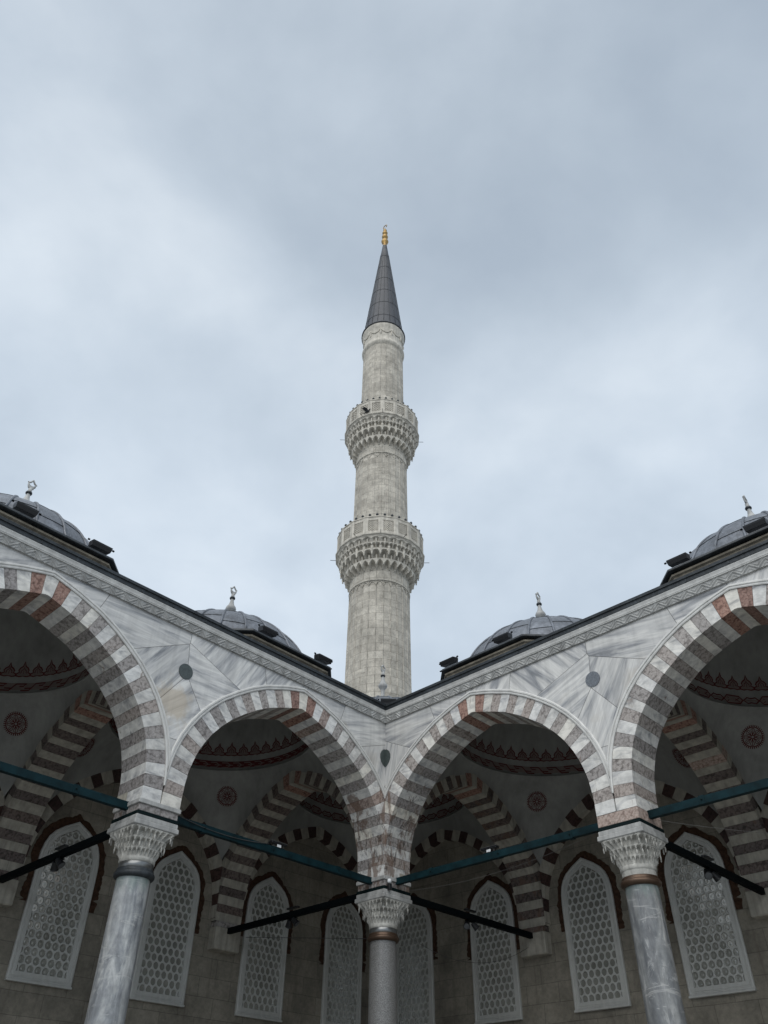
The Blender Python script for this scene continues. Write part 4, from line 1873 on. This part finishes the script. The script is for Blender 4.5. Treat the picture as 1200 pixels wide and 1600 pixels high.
balcony(20.75, 22.28, 23.28, 1.36, 2.03, 18, 1)
balcony(28.62, 30.3, 31.35, 1.30, 1.93, 18, 0)
# upper cornice with garlands
mb = MB()
e = EYE
mb.lathe([(1.12, 37.05 + e), (1.17, 37.1 + e), (1.235, 37.2 + e), (1.25, 37.3 + e), (1.21, 37.42 + e), (1.16, 37.5 + e), (1.15, 37.7 + e), (1.17, 38.3 + e), (1.20, 38.55 + e), (1.26, 38.7 + e), (1.27, 38.85 + e), (1.0, 38.86 + e)], 'minaret carved stone', 0, 0, 48)
for i in range(11):
    for s_, dr in ((1, 0), (.8, .07)):
        pts = []
        for k in range(13):
            t = k / 12
            a = 2 * PI * (i + t) / 11
            z = 38.45 - dr - .42 * s_ * math.sin(PI * t) ** .8
            r = 1.185
            pts.append((r * math.cos(a), r * math.sin(a), z + e))
        mb.tube(pts, .022, 'minaret carved stone', 5)
    a = 2 * PI * i / 11
    mb.lathe([(0.005, 37.85 + e), (.05, 37.95 + e), (.06, 38.1 + e), (.02, 38.3 + e)], 'minaret carved stone', 1.18 * math.cos(a), 1.18 * math.sin(a), 6)
mb.build('cornice', mroot)
mb = MB()
prof = [(1.2, 38.86), (1.32, 38.87), (1.325, 38.93), (1.24, 39.0), (1.19, 39.15)]
for k in range(1, 9):
    t = k / 8
    prof.append((1.19 + (.15 - 1.19) * t, 39.15 + 9.95 * t))
mb.lathe([(r, z + e) for r, z in prof], 'spire lead', 0, 0, 40)
for j in range(20):
    a = 2 * PI * j / 20
    mb.tube([((r + .004) * math.cos(a), (r + .004) * math.sin(a), z + e) for r, z in prof[4:-1]], .014, 'dark lead', 4)
for j in range(20):
    for q in range(6):
        t = q / 6.5 + .07
        if t > .9:
            continue
        r, z = 1.19 - 1.04 * t + .003, 39.15 + 9.95 * t
        mb.tube([(r * math.cos(2 * PI * (j + s_ / 3) / 20), r * math.sin(2 * PI * (j + s_ / 3) / 20), z + e) for s_ in range(4)], .012, 'dark lead', 4)
mb.build('spire', mroot)
mb = MB()
pr = [(.14, 49.0), (.14, 49.25), (.10, 49.35), (.20, 49.5), (.25, 49.68), (.20, 49.86), (.08, 49.98), (.08, 50.05), (.18, 50.13), (.215, 50.27), (.18, 50.42), (.07, 50.52), (.07, 50.58), (.16, 50.66), (.19, 50.78), (.15, 50.90), (.06, 50.98), (.12, 51.05), (.13, 51.13), (.09, 51.22), (.035, 51.3), (.02, 51.5)]
mb.lathe([(r, z + e) for r, z in pr], 'gilded copper', 0, 0, 20)
o = mb.build('finial', mroot)
mb = MB()
pts = []
for k in range(13):
    a = R(-50) + R(280) * k / 12
    pts.append((-.17 * math.cos(a) * S2, .17 * math.cos(a) * S2, 51.62 + .17 * math.sin(a + R(180)) * -1 + e))
mb.tube(pts, .03, 'gilded copper', 6)
mb.build('crescent', o)


# ------------------------------------------------------------------ lamps on the roof
def wing_pt(side, t, d, z):
    if side == 'left':
        return (-S2 * t - S2 * d, -S2 * t + S2 * d, z + EYE)
    return (S2 * t + S2 * d, -S2 * t + S2 * d, z + EYE)


def roof_floodlight(loc, rz, label, grp, up=.205):
    r = empty('roof_floodlight', loc, rz, label, 'floodlight', grp)
    mb = MB()
    # housing: shallow box tilted back towards the dome, glass on top
    v = []
    t = R(14)
    L0, D0, H0 = .215, .10, .115

    def P(x, y, z):
        return (x, y * math.cos(t) - z * math.sin(t), up + y * math.sin(t) + z * math.cos(t))
    for z, sh in ((-H0, .012), (-H0 * .3, 0), (0, 0)):
        v.append([P(-L0 + sh, -D0 + sh, z), P(L0 - sh, -D0 + sh, z), P(L0 - sh, D0 - sh, z), P(-L0 + sh, D0 - sh, z)])
    mb.loft(v, 'black plastic', cap=True)
    mb.build('housing', r)
    gb = MB()
    gb.loft([[P(-L0 + .03, -D0 + .03, .004), P(L0 - .03, -D0 + .03, .004), P(L0 - .03, D0 - .03, .004), P(-L0 + .03, D0 - .03, .004)], [P(-L0 + .04, -D0 + .04, .012), P(L0 - .04, -D0 + .04, .012), P(L0 - .04, D0 - .04, .012), P(-L0 + .04, D0 - .04, .012)]], 'lamp glass', cap=True)
    gb.build('lens', r)
    bb = MB()
    for s_ in (-1, 1):
        bb.bar((s_ * .28, 0, -.02), (s_ * .28, 0, up + .01), .02, .03, 'black iron')
        bb.tube([(s_ * .255, 0, up - .01), (s_ * .295, 0, up - .01)], .02, 'black iron', 8)
    bb.bar((-.28, 0, -.01), (.28, 0, -.01), .04, .02, 'black iron')
    bb.build('bracket', r)
    return r


RFL = [('left', 3.74, 'black floodlight on the nearer left dome edge, in front of the dome'),
       ('left', 2.0, 'black floodlight at the minaret end of the nearer left dome edge, against the sky'),
       ('left', 9.7, 'black floodlight below the topmost left finial'),
       ('left', 8.1, 'black floodlight standing clear at the right end of the upper left drum'),
       ('right', 3.6, 'black floodlight on the lower right dome edge, left of its finial'),
       ('right', 1.97, 'black floodlight at the minaret end of the lower right dome edge'),
       ('right', 8.05, 'black floodlight at the left end of the upper right drum'),
       ('right', 9.67, 'black floodlight in front of the upper right dome by the frame edge')]


# ------------------------------------------------------------------ lamps on the beams
def beam_lamp(side, t, z, label):
    r = empty('beam_lamp', wing_pt(side, t, 0, z), R(45) if side == 'left' else R(-45), label, 'lamp', 'flat lamps on the teal tie beams')
    mb = MB()
    mb.bbox(-.19, .19, -.06, .06, .13, .165, 'black plastic', .006)
    mb.bbox(-.20, .20, -.07, .07, .166, .178, 'steel band', .004)
    mb.build('housing', r)
    mb = MB()
    for s_ in (-.12, .12):
        mb.bar((s_ - .02, -.03, -.065), (s_, -.03, .13), .012, .012, 'steel band')
        mb.bar((s_ + .02, -.03, -.065), (s_, -.03, .13), .012, .012, 'steel band')
        mb.bar((s_, .03, 0.065), (s_, .03, .13), .012, .012, 'steel band')
    mb.bbox(-.14, .14, -.05, .05, .066, .074, 'black iron', .002)
    mb.build('legs', r)
    mb = MB()
    mb.bbox(-.05, .05, -.055, -.045, .075, .125, 'white plastic', .003)
    mb.build('driver_box', r)
    return r


beam_lamp('left', 3.02, 4.92, 'flat lamp with white driver box on the teal beam left of the corner column')
beam_lamp('right', 2.92, 4.92, 'flat lamp with white driver box on the teal beam right of the corner column')


def twin_spot(loc, rz, label):
    r = empty('spotlight_cluster', loc, rz, label, 'spotlight', 'spotlight clusters on the black cross beams')
    # local x runs along the beam
    mb = MB()
    mb.bbox(-.19, .19, -.05, .05, .13, .165, 'black plastic', .006)
    mb.build('top_lamp', r)
    mb = MB()
    for s_ in (-.1, .1):
        mb.bar((s_, -.062, -.11), (s_, -.062, .13), .012, .02, 'black iron')
        mb.bar((s_, .062, -.11), (s_, .062, .13), .012, .02, 'black iron')
    mb.bbox(-.13, .13, -.07, .07, -.085, -.07, 'black iron', .002)
    mb.build('clamp', r)
    mb = MB()
    for s_ in (-1, 1):
        c = Vector((s_ * .13, -.02 * s_, -.17))
        ax = Vector((s_ * .55, -.4, -.72)).normalized()
        u = ax.orthogonal().normalized()
        w_ = ax.cross(u)
        rings = []
        for rr2, dd in ((.02, -.1), (.05, -.09), (.062, -.02), (.075, .05), (.085, .07), (.08, .075)):
            rings.append([tuple(c + ax * dd + rr2 * (math.cos(2 * PI * j / 12) * u + math.sin(2 * PI * j / 12) * w_)) for j in range(12)])
        m2 = MB()
        m2.loft(rings, 'black plastic', cap=True, smooth=False)
        m2.bar(tuple(c), (s_ * .08, 0, -.07), .02, .02, 'black iron')
        hd = m2.build('spot_head', r)
        m3 = MB()
        m3.loft([[tuple(c + ax * dd + rr2 * (math.cos(2 * PI * j / 12) * u + math.sin(2 * PI * j / 12) * w_)) for j in range(12)] for rr2, dd in ((.07, .077), (.06, .08))], 'lamp glass', cap=True)
        m3.build('lens', hd)
    return r


twin_spot(wing_pt('left', 0, 2.97, 4.79), R(135), 'black spotlight cluster on the cross beam running left from the corner column')
twin_spot(wing_pt('right', 0, 2.97, 4.79), R(45), 'black spotlight cluster on the cross beam running right from the corner column')
twin_spot(wing_pt('left', 6, 2.97, 4.79), R(135), 'black spotlight cluster in front of the leftmost lattice window')
twin_spot(wing_pt('right', 6, 2.97, 4.79), R(45), 'black spotlight cluster in front of the rightmost lattice window')

for side, t, lb in RFL:
    roof_floodlight(wing_pt(side, t, .17, 9.54), R(45) if side == 'left' else R(-45), lb, 'floodlights along the drum edges')
roof_floodlight((.12, 1.75, 9.58 + EYE), 0, 'black framed floodlight facing the courtyard below the finial in the corner', 'floodlights along the drum edges', .62)

# small white security camera on the corner impost
r = empty('security_camera', wing_pt('right', .46, -.30, 4.84), R(-60), 'small white security camera on the corner impost at the teal beam end', 'camera')
mb = MB()
mb.lathe([(.001, -.03), (.035, -.025), (.045, 0), (.045, .03), (.03, .055), (.001, .065)], 'white plastic', 0, 0, 14)
mb.bar((0, .0, .03), (-.06, .05, .03), .03, .03, 'white plastic')
mb.build('camera_body', r)
mb = MB()
mb.bbox(-.04, .04, -.03, .04, -.16, -.04, 'black plastic', .006)
mb.build('junction_box', r)


def wire(name, a, b, sag, rad, mat, label):
    mb = MB()
    a, b = Vector(a), Vector(b)
    mid = (a + b) / 2
    pts = []
    for i in range(25):
        t = i / 24
        p = a.lerp(b, t) - mid
        p.z -= sag * 4 * t * (1 - t)
        pts.append(tuple(p))
    mb.tube(pts, rad, mat, 4)
    o = mb.build(name, None, tuple(mid))
    tag(o, label, 'wire')


wire('wire', wing_pt('left', 5.4, -.065, 5.0), wing_pt('left', 3.3, -.065, 5.0), .09, .008, 'wire', 'slack dark cable lying along the teal beam left of the corner')
wire('wire', wing_pt('right', .5, .2, 4.75), wing_pt('right', 5.6, .2, 5.0), .2, .0035, 'pale wire', 'thin pale wire sagging below the teal beam on the right')
wire('wire', wing_pt('left', -.55, 5.4, 4.74), (-.1, .4, 3.95 + EYE), .0, .006, 'wire', 'thin dark wire drawn straight across the windows left of the corner column')
wire('wire', wing_pt('right', 6.4, .3, 4.9), wing_pt('right', 9.5, 3.5, 4.7), .1, .004, 'pale wire', 'short pale wire on the far right below the teal beam')
wire('wire', wing_pt('right', .3, .25, 4.0), wing_pt('right', .3, 4.8, 4.4), .45, .0045, 'wire', 'drooping dark cable right of the corner capital')

# ------------------------------------------------------------------ pigeon on the upper balcony
pg = MB()
body = [(0, -.16, .02, .012), (0, -.13, .04, .03), (0, -.08, .06, .055), (0, 0, .07, .07), (0, .08, .05, .05), (0, .13, .03, .03), (0, .22, .0, .022)]
rings = []
for x, y, z, rr2 in body:
    rings.append([(x + rr2 * math.cos(2 * PI * j / 10), y, z + rr2 * math.sin(2 * PI * j / 10)) for j in range(10)])
pg.loft(rings, 'feathers', cap=True, smooth=True)
hd = [(.012, -.205, .125), (.03, -.19, .125), (.034, -.165, .12), (.03, -.14, .10), (.034, -.11, .075), (.045, -.07, .06)]
pg.loft([[(rr2 * math.cos(2 * PI * j / 10), y, z + rr2 * math.sin(2 * PI * j / 10)) for j in range(10)] for rr2, y, z in hd], 'feathers', cap=True, smooth=True)
pg.lathe([(.001, 0), (.002, .0)], 'feathers', 0, 0, 4)
for s_ in (-1, 1):     # half opened wings
    pg.add([(s_ * .04, -.08, .10), (s_ * .05, .10, .08), (s_ * .24, .16, .13), (s_ * .26, .02, .17), (s_ * .16, -.08, .15),
            (s_ * .04, -.08, .085), (s_ * .05, .10, .07), (s_ * .24, .16, .125), (s_ * .26, .02, .16), (s_ * .16, -.08, .135)],
           [(0, 1, 2, 3, 4), (9, 8, 7, 6, 5), (0, 5, 6, 1), (1, 6, 7, 2), (2, 7, 8, 3), (3, 8, 9, 4), (4, 9, 5, 0)], 'feathers')
    pg.tube([(s_ * .02, 0, .01), (s_ * .02, -.01, -.05)], .006, 'bronze', 4)
po = pg.build('pigeon', None, (MX - .80, MY - 1.82, 30.42 + EYE), R(55))
tag(po, 'dark pigeon landing on the ledge of the upper balcony of the minaret', 'bird')
